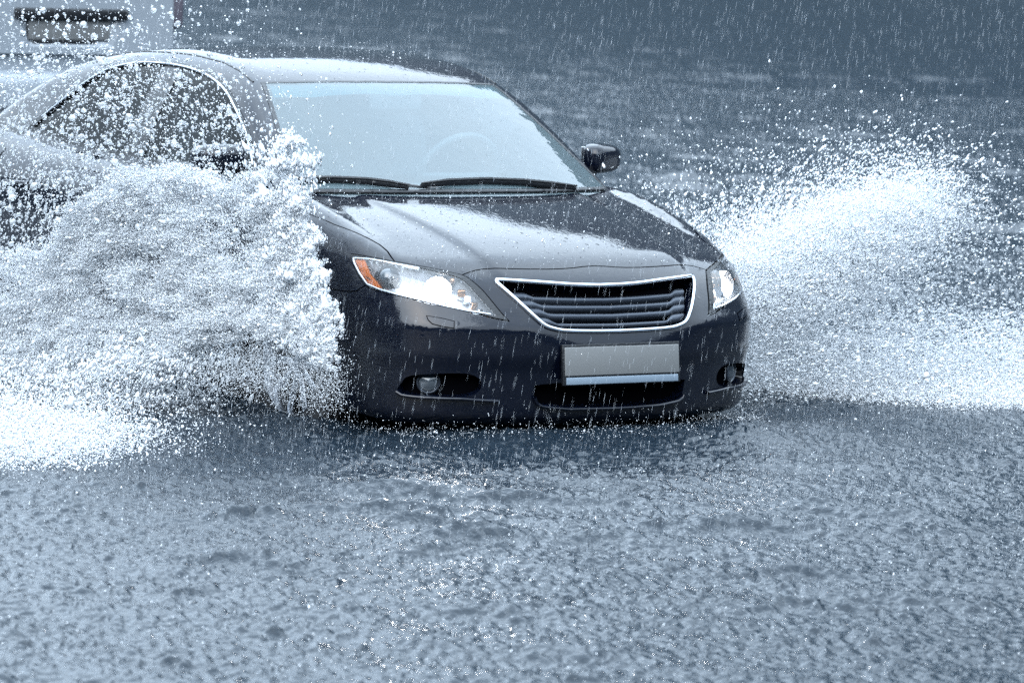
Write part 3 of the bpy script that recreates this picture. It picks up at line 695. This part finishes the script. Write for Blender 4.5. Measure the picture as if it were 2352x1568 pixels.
wr_ = np.random.default_rng(21)
WAVES = [(wr_.uniform(13.0, 15.4), wr_.uniform(-.95, 2.0), wr_.uniform(.10, .34)) for _ in range(26)]+[(wr_.uniform(19, 34), wr_.uniform(1.2, 4.2), wr_.uniform(.2, .7)) for _ in range(14)]+[(45, 4., 3.)]
def water_z(x, y):
    r = np.hypot(x-EYE[0], y-EYE[1]); wq = np.random.default_rng(5)
    z = samp(T1, 5.3, x, y)+samp(T1, 5.3, x*.83+1.7, y*.83-.6, 1.1)*.35
    z = z+samp(TM, 6.7, x, y, .7)*(.6+.4*samp(TM, 6.7, x*.13, y*.13)/TM.std()).clip(.25, 1.6)
    z = z+samp(T2, 11., x, y)+samp(T3, 31., x, y)*np.clip((r-13)/12, .15, .6)
    for rr, t, ln in WAVES:
        c = gxy(rr, t); z = z+ridge(x, y, c[0], c[1], math.atan2(RGT[1], RGT[0])+wq.normal(.06, .16), ln, wq.uniform(.035, .07)*(rr/13.5)**1.3, wq.uniform(.012, .036)*(rr/13.5)**.6)
    # the swell pushed up by the car
    z = z+.05*np.exp(-((x-.95)/.22)**2-(y/.95)**4)+.03*np.exp(-((np.abs(y)-1.25)/.3)**2-((x-.1)/.6)**2)
    return z+WZ
rs = [.6, 2, 4, 6, 8, 9.2, 10]
while rs[-1] < 900: rs.append(rs[-1]+max(.0092, rs[-1]**2*4.6e-5))
rs = np.array(rs)
ta = np.concatenate([np.linspace(-math.pi, -.30, 60)[:-1], np.linspace(-.30, -.125, 120)[:-1], np.linspace(-.125, .125, 1050)[:-1], np.linspace(.125, .30, 120)[:-1], np.linspace(.30, math.pi, 60)])
RR, TT = np.meshgrid(rs, ta, indexing='ij'); a0 = math.atan2(FWD[1], FWD[0])
X = EYE[0]+RR*np.cos(a0-TT); Y = EYE[1]+RR*np.sin(a0-TT)
Z = water_z(X, Y)
# rain impacts: small crowns and craters
nd_ = 26000
r_ = np.sqrt(rng.uniform(10.5**2, 30**2, nd_)); t_ = rng.uniform(-.13, .13, nd_); ri = np.searchsorted(rs, r_); ti = np.searchsorted(ta, t_)
for i, j, a in zip(ri, ti, rng.uniform(.003, .011, nd_)):
    if 2 < i < len(rs)-3 and 3 < j < len(ta)-4:
        Z[i, j-1:j+2] += a*np.array([.45, 1, .45]); Z[i, j-3] -= a*.3; Z[i, j+3] -= a*.3
        Z[i-1, j-1:j+2] -= a*.35
nr, nt_ = RR.shape; idx = np.arange(nr*nt_).reshape(nr, nt_)
q = np.stack([idx[:-1, :-1], idx[:-1, 1:], idx[1:, 1:], idx[1:, :-1]], -1).reshape(-1, 4)
mw = mat('flood_water', (.010, .017, .025), .04, 0., IOR=1.33)
tc = nd(mw, 'ShaderNodeTexCoord'); n1 = nd(mw, 'ShaderNodeTexNoise', Scale=85.0, Detail=2.0, Roughness=.6); lk(mw, tc.outputs['Object'], n1.inputs['Vector'])
n2 = nd(mw, 'ShaderNodeTexNoise', Scale=16.0, Detail=2.0, Roughness=.55); lk(mw, tc.outputs['Object'], n2.inputs['Vector'])
b2 = nd(mw, 'ShaderNodeBump', Strength=1., Distance=.0022); lk(mw, n2.outputs[0], b2.inputs['Height'])
bu = nd(mw, 'ShaderNodeBump', Strength=1., Distance=.0031); lk(mw, n1.outputs[0], bu.inputs['Height']); lk(mw, b2.outputs[0], bu.inputs['Normal'])
n3 = nd(mw, 'ShaderNodeTexNoise', Scale=3.2, Detail=3.0, Roughness=.6); lk(mw, tc.outputs['Object'], n3.inputs['Vector'])
b3 = nd(mw, 'ShaderNodeBump', Strength=1., Distance=.012); lk(mw, n3.outputs[0], b3.inputs['Height']); lk(mw, b3.outputs[0], b2.inputs['Normal']); lk(mw, bu.outputs[0], bsdf(mw).inputs['Normal'])
water = mesh_np('water', np.stack([X, Y, Z], -1).reshape(-1, 3), q[:, ::-1].copy(), mw); tag(water, kind='structure')
# road bed under the flood
rd_ = MB(); rd_.box((0, 0, -.05), (120, 120, .1)); road = rd_.build('road', mat('wet_asphalt', (.05, .05, .052), .6)); tag(road, kind='structure')
# wooded rise beyond the road: what the bonnet and the far water mirror
ha = np.linspace(-math.pi, math.pi, 361)[:-1]; hd = np.linspace(0, 40, 20); HA, HD = np.meshgrid(ha, hd)
topa = np.interp(np.degrees(ha), [-180,-150,-110,-60,-25,-12,-3,0,4,9,20,50,110,150,180], [34,32,24,14,12,20,31,38,49,58,60,46,28,32,34])   # height by bearing: 0 = straight beyond the car, positive = to the right
cx_, cy_ = -.3, 0.; hn = samp(T3, 31., HA*9, HD*.35)*60
HZ = topa[None]*np.sin(np.clip(HD/22, 0, 1)*math.pi/2)*(1+hn*.09)+samp(T1, 5.3, HA*24, HD*.3)*160*np.clip(HD/8, 0, 1)
av = math.atan2(FWD[1], FWD[0])-HA; P = np.stack([cx_+(85+HD)*np.cos(av), cy_+(85+HD)*np.sin(av), HZ-.2], -1).reshape(-1, 3)
i_ = np.arange(HA.size).reshape(HA.shape); q = np.stack([i_[:-1], np.roll(i_[:-1], -1, 1), np.roll(i_[1:], -1, 1), i_[1:]], -1).reshape(-1, 4)
mh = mat('dark_wood', (.020, .033, .043), .9)
hills = mesh_np('hills', P, q, mh); tag(hills, kind='structure')
# ------------------------------------------------------------------ white van driving off in the next lane, seen from behind
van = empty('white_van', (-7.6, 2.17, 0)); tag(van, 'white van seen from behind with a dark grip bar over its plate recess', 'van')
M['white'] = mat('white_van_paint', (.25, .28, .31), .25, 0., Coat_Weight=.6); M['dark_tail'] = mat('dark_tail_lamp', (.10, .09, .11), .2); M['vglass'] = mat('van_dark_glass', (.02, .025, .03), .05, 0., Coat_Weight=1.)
def loft(secs, n=40):
    """secs: (x, half width, z0, z1, corner exponent) rounded cross-sections along x"""
    V = []
    for x, hw, z0, z1, e in secs:
        for k in range(n):
            t = 2*math.pi*(k+.5)/n; c, s = math.cos(t), math.sin(t)
            zz = (z0+z1)/2+(z1-z0)/2*math.copysign(abs(s)**e, s); f = 1-.16*max(0, (zz-1.15)/.9)**1.3
            V.append((x, hw*f*math.copysign(abs(c)**e, c), zz))
    F_ = []
    for a in range(len(secs)-1):
        for k in range(n): F_.append((a*n+k, a*n+(k+1) % n, (a+1)*n+(k+1) % n, (a+1)*n+k))
    F_.append(tuple(range(n))[::-1]); F_.append(tuple((len(secs)-1)*n+k for k in range(n)))
    return V, F_
V, F_ = loft([(-.012,.70,.48,1.90,.32),(-.04,.755,.44,1.95,.30),(-.12,.80,.42,1.99,.28),(-.5,.82,.40,2.03,.27),(-2.6,.82,.40,2.03,.27),(-3.3,.80,.42,1.90,.3),(-3.7,.79,.42,1.35,.35),(-4.25,.76,.44,1.12,.4),(-4.5,.66,.5,.95,.5)])
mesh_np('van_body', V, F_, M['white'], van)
# tailgate skin with the plate recess let into it
def q2(y, z, x=0.): return (x, y-2.17, z)
o4 = [(1.50,1.90),(2.84,1.90),(2.86,1.06),(1.48,1.06)]; r4 = [(1.84,1.315),(2.55,1.315),(2.47,1.10),(1.94,1.10)]; i4 = [(1.87,1.29),(2.50,1.29),(2.43,1.135),(1.945,1.135)]
V = [q2(*p, .022) for p in o4]+[q2(*p, .022) for p in r4]+[q2(*p, -.05+.05) for p in i4]+[q2(*p, -.012) for p in o4]
Fv = []
for k in range(4):
    j = (k+1) % 4; Fv += [(k, j, 4+j, 4+k), (4+k, 4+j, 8+j, 8+k), (12+k, 12+j, j, k)]
Fv.append((8, 9, 10, 11))
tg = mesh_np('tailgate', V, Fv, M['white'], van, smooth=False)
MB().box(q2(2.195, 1.285, .030), (.035, .72, .062), None, .012).build('grip_bar', M['black'], tg)
MB().box(q2(2.19, 1.195, .010), (.012, .52, .112), None, .003).build('number_plate', M['plate'], tg)
MB().box(q2(2.16, 1.128, .012), (.014, .40, .016), None, .003).build('plate_shadow_strip', M['black'], tg)
MB().box(q2(1.935, 1.20, .009), (.012, .020, .12), None, .003).build('plate_side_strip', M['black'], tg)  # black strip set in for the recess's dark left edge
MB().box(q2(2.17, 1.62, .022), (.014, 1.10, .44), None, .006).build('rear_window', M['vglass'], tg)
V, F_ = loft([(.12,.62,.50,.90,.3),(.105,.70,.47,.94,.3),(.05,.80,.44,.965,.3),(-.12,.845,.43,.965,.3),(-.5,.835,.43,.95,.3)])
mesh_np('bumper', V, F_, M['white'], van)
for s in (-1, 1):
    MB().box((-.03, s*.715, 1.33), (.09, .10, .24), None, .03).build('tail_light', M['dark_tail'], van)
for x in (-.75, -3.55):
    for s in (-1, 1):
        wv = empty('wheel', (x, s*.74, .32), parent=van)
        MB().lathe([(.20,-.09),(.30,-.10),(.32,-.08),(.32,.08),(.30,.10),(.20,.09)], (0,0,0), (0,s,0), 32).build('tyre', M['rubber'], wv)
        MB().lathe([(.21,-.08),(.21,.07),(.12,.05),(.0001,.06)], (0,0,0), (0,s,0), 24).build('rim', M['alloy'], wv)
MB().box((-2.2, 0, .44), (4.2, 1.4, .12)).build('underbody', M['core'], van)
# ------------------------------------------------------------------ thrown water: drops as real, separately shaped blobs of water
def white_water(name, col, trans, ior=1.33):
    """froth and drops: light is thrown on through them as much as back"""
    m = bpy.data.materials.new(name); m.use_nodes = True; m.node_tree.nodes.clear(); o = nd(m, 'ShaderNodeOutputMaterial')
    d = nd(m, 'ShaderNodeBsdfDiffuse'); t = nd(m, 'ShaderNodeBsdfTranslucent'); g = nd(m, 'ShaderNodeBsdfGlossy', Roughness=.1); f = nd(m, 'ShaderNodeFresnel', IOR=ior)
    for q in (d, t): q.inputs[0].default_value = (*col, 1)
    a = nd(m, 'ShaderNodeMixShader'); b = nd(m, 'ShaderNodeMixShader'); a.inputs[0].default_value = trans
    lk(m, d.outputs[0], a.inputs[1]); lk(m, t.outputs[0], a.inputs[2]); lk(m, f.outputs[0], b.inputs[0]); lk(m, a.outputs[0], b.inputs[1]); lk(m, g.outputs[0], b.inputs[2]); lk(m, b.outputs[0], o.inputs[0]); return m
md = white_water('white_water', (.87, .905, .935), .12)
mr_ = white_water('falling_rain', (.80, .84, .88), .45, 1.01)
ml = mat('clear_drops', (.90, .94, .97), .03, 0., IOR=1.33, Transmission_Weight=.6)
def unit_drop(sub):
    bm = bmesh.new()
    if sub == 0: bmesh.ops.create_icosphere(bm, subdivisions=1, radius=1); 
    else: bmesh.ops.create_icosphere(bm, subdivisions=sub+1, radius=1)
    v = np.array([p.co[:] for p in bm.verts]); f = np.array([[q.index for q in p.verts] for p in bm.faces]); bm.free(); return v, f
OCT = (np.array([(1,0,0),(-1,0,0),(0,1,0),(0,-1,0),(0,0,1),(0,0,-1)], float), np.array([(0,2,4),(2,1,4),(1,3,4),(3,0,4),(2,0,5),(1,2,5),(3,1,5),(0,3,5)]))
ICO, ICO2 = unit_drop(0), unit_drop(1)
def drops(name, P, r, D, el, m, shape, wob=.25):
    """P centres, r radii, D unit directions of flight, el how far each is drawn out along it"""
    n = len(P); v, f = shape; k = len(v)
    a = np.cross(D, rng.standard_normal((n, 3))); a /= np.linalg.norm(a, axis=1, keepdims=True)+1e-9; b = np.cross(D, a)
    s = 1+wob*rng.standard_normal((n, k)).clip(-1.8, 1.8)
    V = P[:, None]+(D[:, None]*(v[None, :, :1]*el[:, None, None])+a[:, None]*v[None, :, 1:2]+b[:, None]*v[None, :, 2:])*(r[:, None]*s)[..., None]
    Fc = (f[None]+(np.arange(n)*k)[:, None, None]).reshape(-1, 3)
    return V.reshape(-1, 3).astype(np.float32), Fc
def join(parts):
    V, Fc, o = [], [], 0
    for v, f in parts: V.append(v); Fc.append(f+o); o += len(v)
    return np.concatenate(V), np.concatenate(Fc)
def raster(polys, u0, u1, w0, w1, h):
    """soft density maps of named outlines on one plane"""
    U, W = np.meshgrid(np.arange(u0, u1, h), np.arange(w0, w1, h)); G_ = np.stack([U.ravel(), W.ravel()], 1); o = {}
    for k, (p, blur) in polys.items():
        a = in_poly(G_, np.array(p)).reshape(U.shape).astype(float); n = int(round(blur/h))
        for _ in range(3):
            if n > 0:
                kk = np.ones(2*n+1)/(2*n+1); a = np.apply_along_axis(lambda q: np.convolve(np.pad(q, n, mode='edge'), kk, 'valid'), 0, a); a = np.apply_along_axis(lambda q: np.convolve(np.pad(q, n, mode='edge'), kk, 'valid'), 1, a)
        o[k] = a
    return U, W, o
def pick(dens_, U, W, n, h):
    p = dens_.ravel()/dens_.sum(); i = rng.choice(len(p), n, p=p)
    return np.stack([U.ravel()[i]+rng.uniform(-.5, .5, n)*h, W.ravel()[i]+rng.uniform(-.5, .5, n)*h], 1)
TN = fft_tile(512, 1.3, .015, .09, 1., seed=11); TN /= TN.std()
TB = fft_tile(512, 2.1, .06, .5, 1., seed=12); TB /= TB.std()
def fan_noise(U, W, org, fine=1.):
    """clumps drawn out along rays from the wheel"""
    r = np.hypot(U-org[0], W-org[1]); a = np.arctan2(W-org[1], U-org[0])
    return samp(TN, 1.3, a*.55*fine, r*.35*fine)
H_ = .006
# ---- near side: from the right front wheel
LP = {
'core':([(-0.355,1.032),(-0.098,1.103),(0.117,1.039),(0.242,1.066),(0.425,1.123),(0.509,1.09),(0.535,0.978),(0.598,0.854),(0.638,0.761),(0.684,0.652),(0.715,0.558),(0.737,0.446),(0.707,0.394),(0.561,0.459),(0.354,0.477),(0.187,0.475),(0.02,0.415),(-0.104,0.301),(-0.274,0.231),(-0.603,0.158),(-1.3,0.176),(-1.3,0.539),(-0.74,0.725),(-0.524,0.899)], .030),
'speck':([(-1.3,1.142),(-0.853,1.245),(-0.658,1.395),(-0.441,1.478),(-0.159,1.489),(0.055,1.446),(0.229,1.328),(0.34,1.173),(0.406,1.097),(0.30,.90),(-0.31,.85),(-0.524,0.75),(-0.739,0.55),(-1.3,0.42)], .05),
'top':([(-1.3,1.80),(-0.452,1.80),(-0.041,1.70),(0.028,1.576),(-0.05,1.45),(-0.44,1.40),(-0.722,1.30),(-1.3,1.10)], .06),
'fall':([(-1.3,0.30),(-0.604,0.26),(-0.275,0.31),(-0.10,0.41),(0.06,0.43),(0.12,0.36),(0.02,0.24),(-0.15,0.15),(-0.485,0.10),(-1.3,0.08)], .035),
'mist':([(-0.002,0.40),(0.353,0.46),(0.683,0.46),(0.735,0.36),(0.714,0.25),(0.467,0.28),(0.154,0.281)], .04),
'fing':([(0.30,1.10),(0.44,1.25),(0.53,1.18),(0.54,1.0),(0.40,0.98)], .03)}
U, W, dm_ = raster(LP, -1.35, .85, .02, 1.9, H_)
org = (.43, .30); cl = fan_noise(U, W, org); big = samp(TB, 2.1, U, W); sm = samp(TN, 1.3, U*.8, W*.8)
cc = dm_['core']; cc = np.clip((cc+4*cc*(1-cc)*(.20*big+.16*sm)-.32)/.36, 0, 1); dm_['core'] = cc*cc*(3-2*cc)*np.where(W > .5, np.clip((U+1.05)/.55, .3, 1), 1)
holes_ = np.clip(1.25-1.1*np.exp(-((U-.20)/.22)**2-((W-.86)/.10)**2)-.9*np.exp(-((U-.05)/.16)**2-((W-.98)/.06)**2)-1.0*np.exp(-((U+.42)/.14)**2-((W-.55)/.20)**2), .12, 1)
def lplane(q, jit, bend=0.):
    y = -1.35+.32*q[:, 0]+jit-.018*samp(TB, 2.1, q[:, 0]*1.2, q[:, 1]*1.2).clip(-2, 2)*np.clip((.75-q[:, 0])/.5, .15, 1); return np.stack([q[:, 0], y, q[:, 1]], 1)
def dirs(P, org3, fall=0.):
    d = P-np.array(org3); d /= np.linalg.norm(d, axis=1, keepdims=True)
    f = np.broadcast_to(np.asarray(fall, float).reshape(-1, 1) if np.ndim(fall) else fall, (len(P), 1))
    d = d*(1-f)+np.array([-.15, -.1, -1.])*f; d += .18*rng.standard_normal(d.shape); return d/np.linalg.norm(d, axis=1, keepdims=True)
parts, clear = [], []
def emit(dn, n, r0, rs_, el0, el1, shape, jit, fall=0., lst=None, rmax=.02, org3=(.43, -.95, .25)):
    q = pick(dn, U, W, n, H_); P = lplane(q, rng.standard_normal(n)*jit*np.clip((.80-q[:, 0])/.7, .12, 1))
    r = np.minimum(r0*np.exp(rs_*rng.standard_normal(n)), rmax); el = rng.uniform(el0, el1, n)
    if callable(fall): fall = fall(q)
    (parts if lst is None else lst).append(drops('', P, r, dirs(P, org3, fall), el, None, shape))
lace = 1-.93*np.clip((samp(TB, 2.1, U*.85+.3, W*.85)+.45*sm-.75)/.35, 0, 1)*np.clip((U+.65)/.3, 0, 1)*np.clip((W-.50)/.10, 0, 1)
edge = np.clip((U-.35)/.3, 0, 1)
fallf = lambda q: np.clip((.1-q[:, 0])/1.0, 0, .9)
emit(dm_['core']*holes_*lace*np.exp(.35*cl+.35*sm), 230000, .0016, .40, 1.0, 3.0, OCT, .030, fallf)
emit(dm_['core']*holes_*lace*np.exp(.6*cl+.5*sm), 3500, .0031, .35, 1.0, 2.4, ICO, .05, fallf)
emit((.45*dm_['fing']+.45*dm_['core']*edge)*np.exp(1.7*cl), 10000, .0026, .5, 1.2, 3.5, ICO, .04)
emit(dm_['speck']*np.exp(.9*sm+.35*big), 4200, .0033, .5, 1.0, 1.6, ICO2, .22, fallf, clear, .013)
emit(dm_['speck']*np.exp(.6*sm), 9000, .0017, .4, 1.0, 1.8, OCT, .22, fallf)
emit(dm_['top']*np.exp(.5*big-.9*np.clip((W-1.45)/.25, 0, 3)), 1000, .0038, .5, 1.0, 1.4, ICO2, .30, .3, clear, .016)
emit(dm_['top']*np.exp(.5*big-.9*np.clip((W-1.45)/.25, 0, 3)), 1600, .002, .4, 1.0, 1.5, OCT, .30, .3)
emit(dm_['fall']*np.exp(1.1*sm), 4200, .0036, .40, 1.3, 2.8, ICO, .18, .85)
emit(dm_['fall'], 20000, .0018, .4, 1.2, 2.4, OCT, .18, .85)
emit(dm_['core']*holes_*lace*np.exp(.3*cl+.25*sm), 230000, .0009, .3, 1.0, 3.0, OCT, .040, fallf)
emit(dm_['mist'], 12000, .0011, .35, 1.0, 2.2, OCT, .10, .5)
# where it lands again
def ground_pts(poly, n, h):
    p = np.array(poly); lo, hi = p.min(0), p.max(0); o = np.zeros((0, 2))
    while len(o) < n:
        c = rng.uniform(lo, hi, (n, 2)); o = np.concatenate([o, c[in_poly(c, p)]])
    o = o[:n]+rng.normal(0, .11, (n, 2)); return np.concatenate([o, (WZ+rng.exponential(h, n))[:, None]], 1)
BLP = [(-0.9,-2.10),(-0.123,-1.75),(0.10,-1.70),(0.45,-1.85),(0.75,-2.10),(0.90,-2.40),(0.92,-2.75),(.5,-2.9)]
def land(poly, n, h, r0, d, shape, lst):
    P = ground_pts(poly, n, h); P[:, 2] += .5*(water_z(P[:, 0], P[:, 1])-WZ)
    D_ = rng.standard_normal((n, 3))*.5+np.array(d); D_ /= np.linalg.norm(D_, axis=1, keepdims=True)
    lst.append(drops('', P, r0*np.exp(.4*rng.standard_normal(n)), D_, rng.uniform(1, 2., n), None, shape))
land(BLP, 40000, .030, .0018, (0, 0, 1), OCT, parts); land(BLP, 2200, .05, .004, (0, 0, 1), ICO, parts)
BLP2 = [(-0.9,-2.0),(-.5,-1.5),(.0,-1.35),(.5,-1.5),(1.0,-2.2),(1.1,-2.8),(.3,-3.0)]
land(BLP2, 9000, .05, .0018, (0, 0, 1), OCT, parts)
V, Fc = join(parts); o = mesh_np('wheel_splash', V, Fc, md)
tag(o, 'wall of white water thrown up by the front wheel nearest the camera', 'splash', kind='stuff')
V, Fc = join(clear); o = mesh_np('flying_drops', V, Fc, ml)
tag(o, 'loose clear drops flying above the near splash in front of the side windows', 'drops', kind='stuff')
# ---- far side: from the left front wheel
RP = {
'core':([(1.0,0.62),(1.426,0.737),(1.766,0.858),(2.012,0.92),(2.265,0.975),(2.42,.97),(2.38,0.87),(2.20,0.76),(1.982,0.668),(1.737,0.564),(1.445,0.463),(1.05,0.42)], .04),
'mid':([(0.95,0.836),(1.39,0.901),(1.755,1.005),(2.127,1.06),(2.353,1.13),(2.446,1.0),(2.417,0.732),(2.176,0.476),(1.809,0.266),(1.2,0.208),(1.0,0.322),(1.0,0.687)], .06),
'wide':([(0.597,1.022),(1.01,1.09),(1.484,1.18),(1.981,1.25),(2.452,1.18),(2.789,1.0),(3.3,0.794),(3.4,0.136),(2.075,0.106),(1.1,0.174),(.9,0.689)], .10),
'low':([(1.0,0.395),(1.555,0.40),(2.058,0.40),(2.579,0.40),(3.4,0.38),(3.4,0.097),(2.072,0.12),(1.0,0.12)], .05)}
U, W, dm_ = raster(RP, .55, 3.5, .08, 1.65, .008); H_ = .008
org = (.93, .28); cl = fan_noise(U, W, org); sm = samp(TN, 1.3, U*.6, W*.6); big = samp(TB, 2.1, U, W)
dark = 1-.85*np.exp(-((U-1.30)/.13)**2-((W-.36)/.17)**2)
parts = []
def emit_r(dn, n, r0, rs_, el0, el1, shape, jit, fall=0.):
    q = pick(dn, U, W, n, H_); x = -.10*(q[:, 0]-1)+rng.standard_normal(n)*jit; P = np.stack([x, q[:, 0], q[:, 1]], 1)
    d = dirs(P, (.1, .85, .20), fall); r = np.minimum(r0*np.exp(rs_*rng.standard_normal(n)), .012)
    parts.append(drops('', P, r, d, rng.uniform(el0, el1, n), None, shape))
emit_r(dm_['core']*np.exp(.6*cl)*np.clip(1.3-.4*(U-1), .4, 1), 80000, .0015, .35, 1.5, 5.0, OCT, .12)
emit_r(dm_['mid']*dark*np.exp(.6*cl+.3*sm), 20000, .0017, .4, 1.5, 4.5, OCT, .18)
emit_r(dm_['mid']*np.clip((W-.55)*3, .2, 1)*np.exp(.9*sm), 2600, .0027, .35, 1.5, 3.2, ICO, .2)
emit_r(dm_['wide']*dark*np.exp(.8*sm+.4*big), 11000, .0019, .45, 1.2, 3.0, OCT, .3, .15)
emit_r(dm_['wide']*np.exp(.9*sm), 1800, .0028, .35, 1.2, 2.6, ICO, .3, .15)
emit_r(dm_['core']*np.exp(.35*cl)*np.clip(1.3-.4*(U-1), .4, 1)+.10*dm_['mid']*dark, 130000, .0009, .3, 1.5, 4.0, OCT, .16)
emit_r(dm_['low']*np.exp(.5*cl), 34000, .0018, .4, 1.2, 4.0, OCT, .22)
BRP = [(-0.202,1.517),(-0.52,2.041),(-0.578,2.447),(-0.571,2.811),(-0.5,3.4),(-0.1,3.6),(0.715,2.45),(0.501,2.051),(0.228,1.807),(0.037,1.611),(-0.016,1.4)]
land(BRP, 60000, .035, .0018, (0, .6, 1), OCT, parts); land(BRP, 2000, .06, .004, (0, .6, 1), ICO, parts)
V, Fc = join(parts); o = mesh_np('wheel_splash', V, Fc, md)
tag(o, 'white fan of spray flung out beyond the far front wheel of the saloon', 'splash', kind='stuff')
# ---- rain in the air, a light slant to its fall
nr_ = 46000
rr = (rng.uniform(11.**3, 42**3, nr_))**(1/3.); rr[:9000] = rng.uniform(13.5, 20, 9000)
tt = rng.uniform(-.135, .135, nr_)*rr; base_ = EYE+rr[:, None]*FWD+tt[:, None]*RGT
zz = CAM[2]-.13*rr+rng.uniform(-.09, .10, nr_)*rr
P = np.stack([base_[:, 0], base_[:, 1], np.maximum(zz, WZ+.02)], 1)
sl_ = rng.normal(.12, .03, nr_); D_ = np.stack([RGT[0]*sl_, RGT[1]*sl_, np.ones(nr_)], 1); D_ += .02*rng.standard_normal(D_.shape); D_ /= np.linalg.norm(D_, axis=1, keepdims=True)
r_ = rng.uniform(.00014, .00033, nr_)
V, Fc = drops('', P, r_, D_, rng.uniform(.014, .038, nr_)/r_, None, OCT, wob=0.); o = mesh_np('rain', V, Fc, mr_); tag(o, 'heavy rain falling across the whole scene', 'rain', kind='stuff')
# ---- drops bouncing off the water
n = 26000
r_ = np.sqrt(rng.uniform(11**2, 26**2, n)); t_ = rng.uniform(-.125, .125, n); b_ = EYE+r_[:, None]*(FWD*np.cos(t_)[:, None]+RGT*np.sin(t_)[:, None])
z_ = water_z(b_[:, 0], b_[:, 1])+rng.exponential(.012, n)
D_ = rng.standard_normal((n, 3))*.5+[0, 0, 1]; D_ /= np.linalg.norm(D_, axis=1, keepdims=True)
WB = [np.stack([b_[:, 0], b_[:, 1], z_], 1)]
# ... and off the bonnet, roof and wings
nb = 1500; hx_, hy_ = rng.uniform(-.15, .74, nb), rng.uniform(-.74, .74, nb); WB.append(np.stack([hx_, hy_, Hbase(hx_, hy_)+rng.exponential(.010, nb)], 1))
hx_, hy_ = rng.uniform(-2.0, -.85, nb//4), rng.uniform(-.55, .55, nb//4); WB.append(np.stack([hx_, hy_, roofz(hx_)-.018*(np.abs(hy_)/.55)**2+rng.exponential(.010, nb//4)], 1))
tb = rng.uniform(-.93, .93, 2600); WB.append(np.stack([.93-drop(np.abs(tb)/.925)+rng.uniform(.0, .16, 2600), tb, WZ+.02+rng.exponential(.022, 2600)], 1))
WB = np.concatenate(WB); D_ = np.concatenate([D_, D_[:len(WB)-n]]); n = len(WB)
V, Fc = drops('', WB, .0010*np.exp(.45*rng.standard_normal(n)), D_, rng.uniform(1, 2.2, n), None, OCT); o = mesh_np('rain_spatter', V, Fc, md)
tag(o, 'small drops bouncing where the rain strikes the flood', 'drops', kind='stuff')
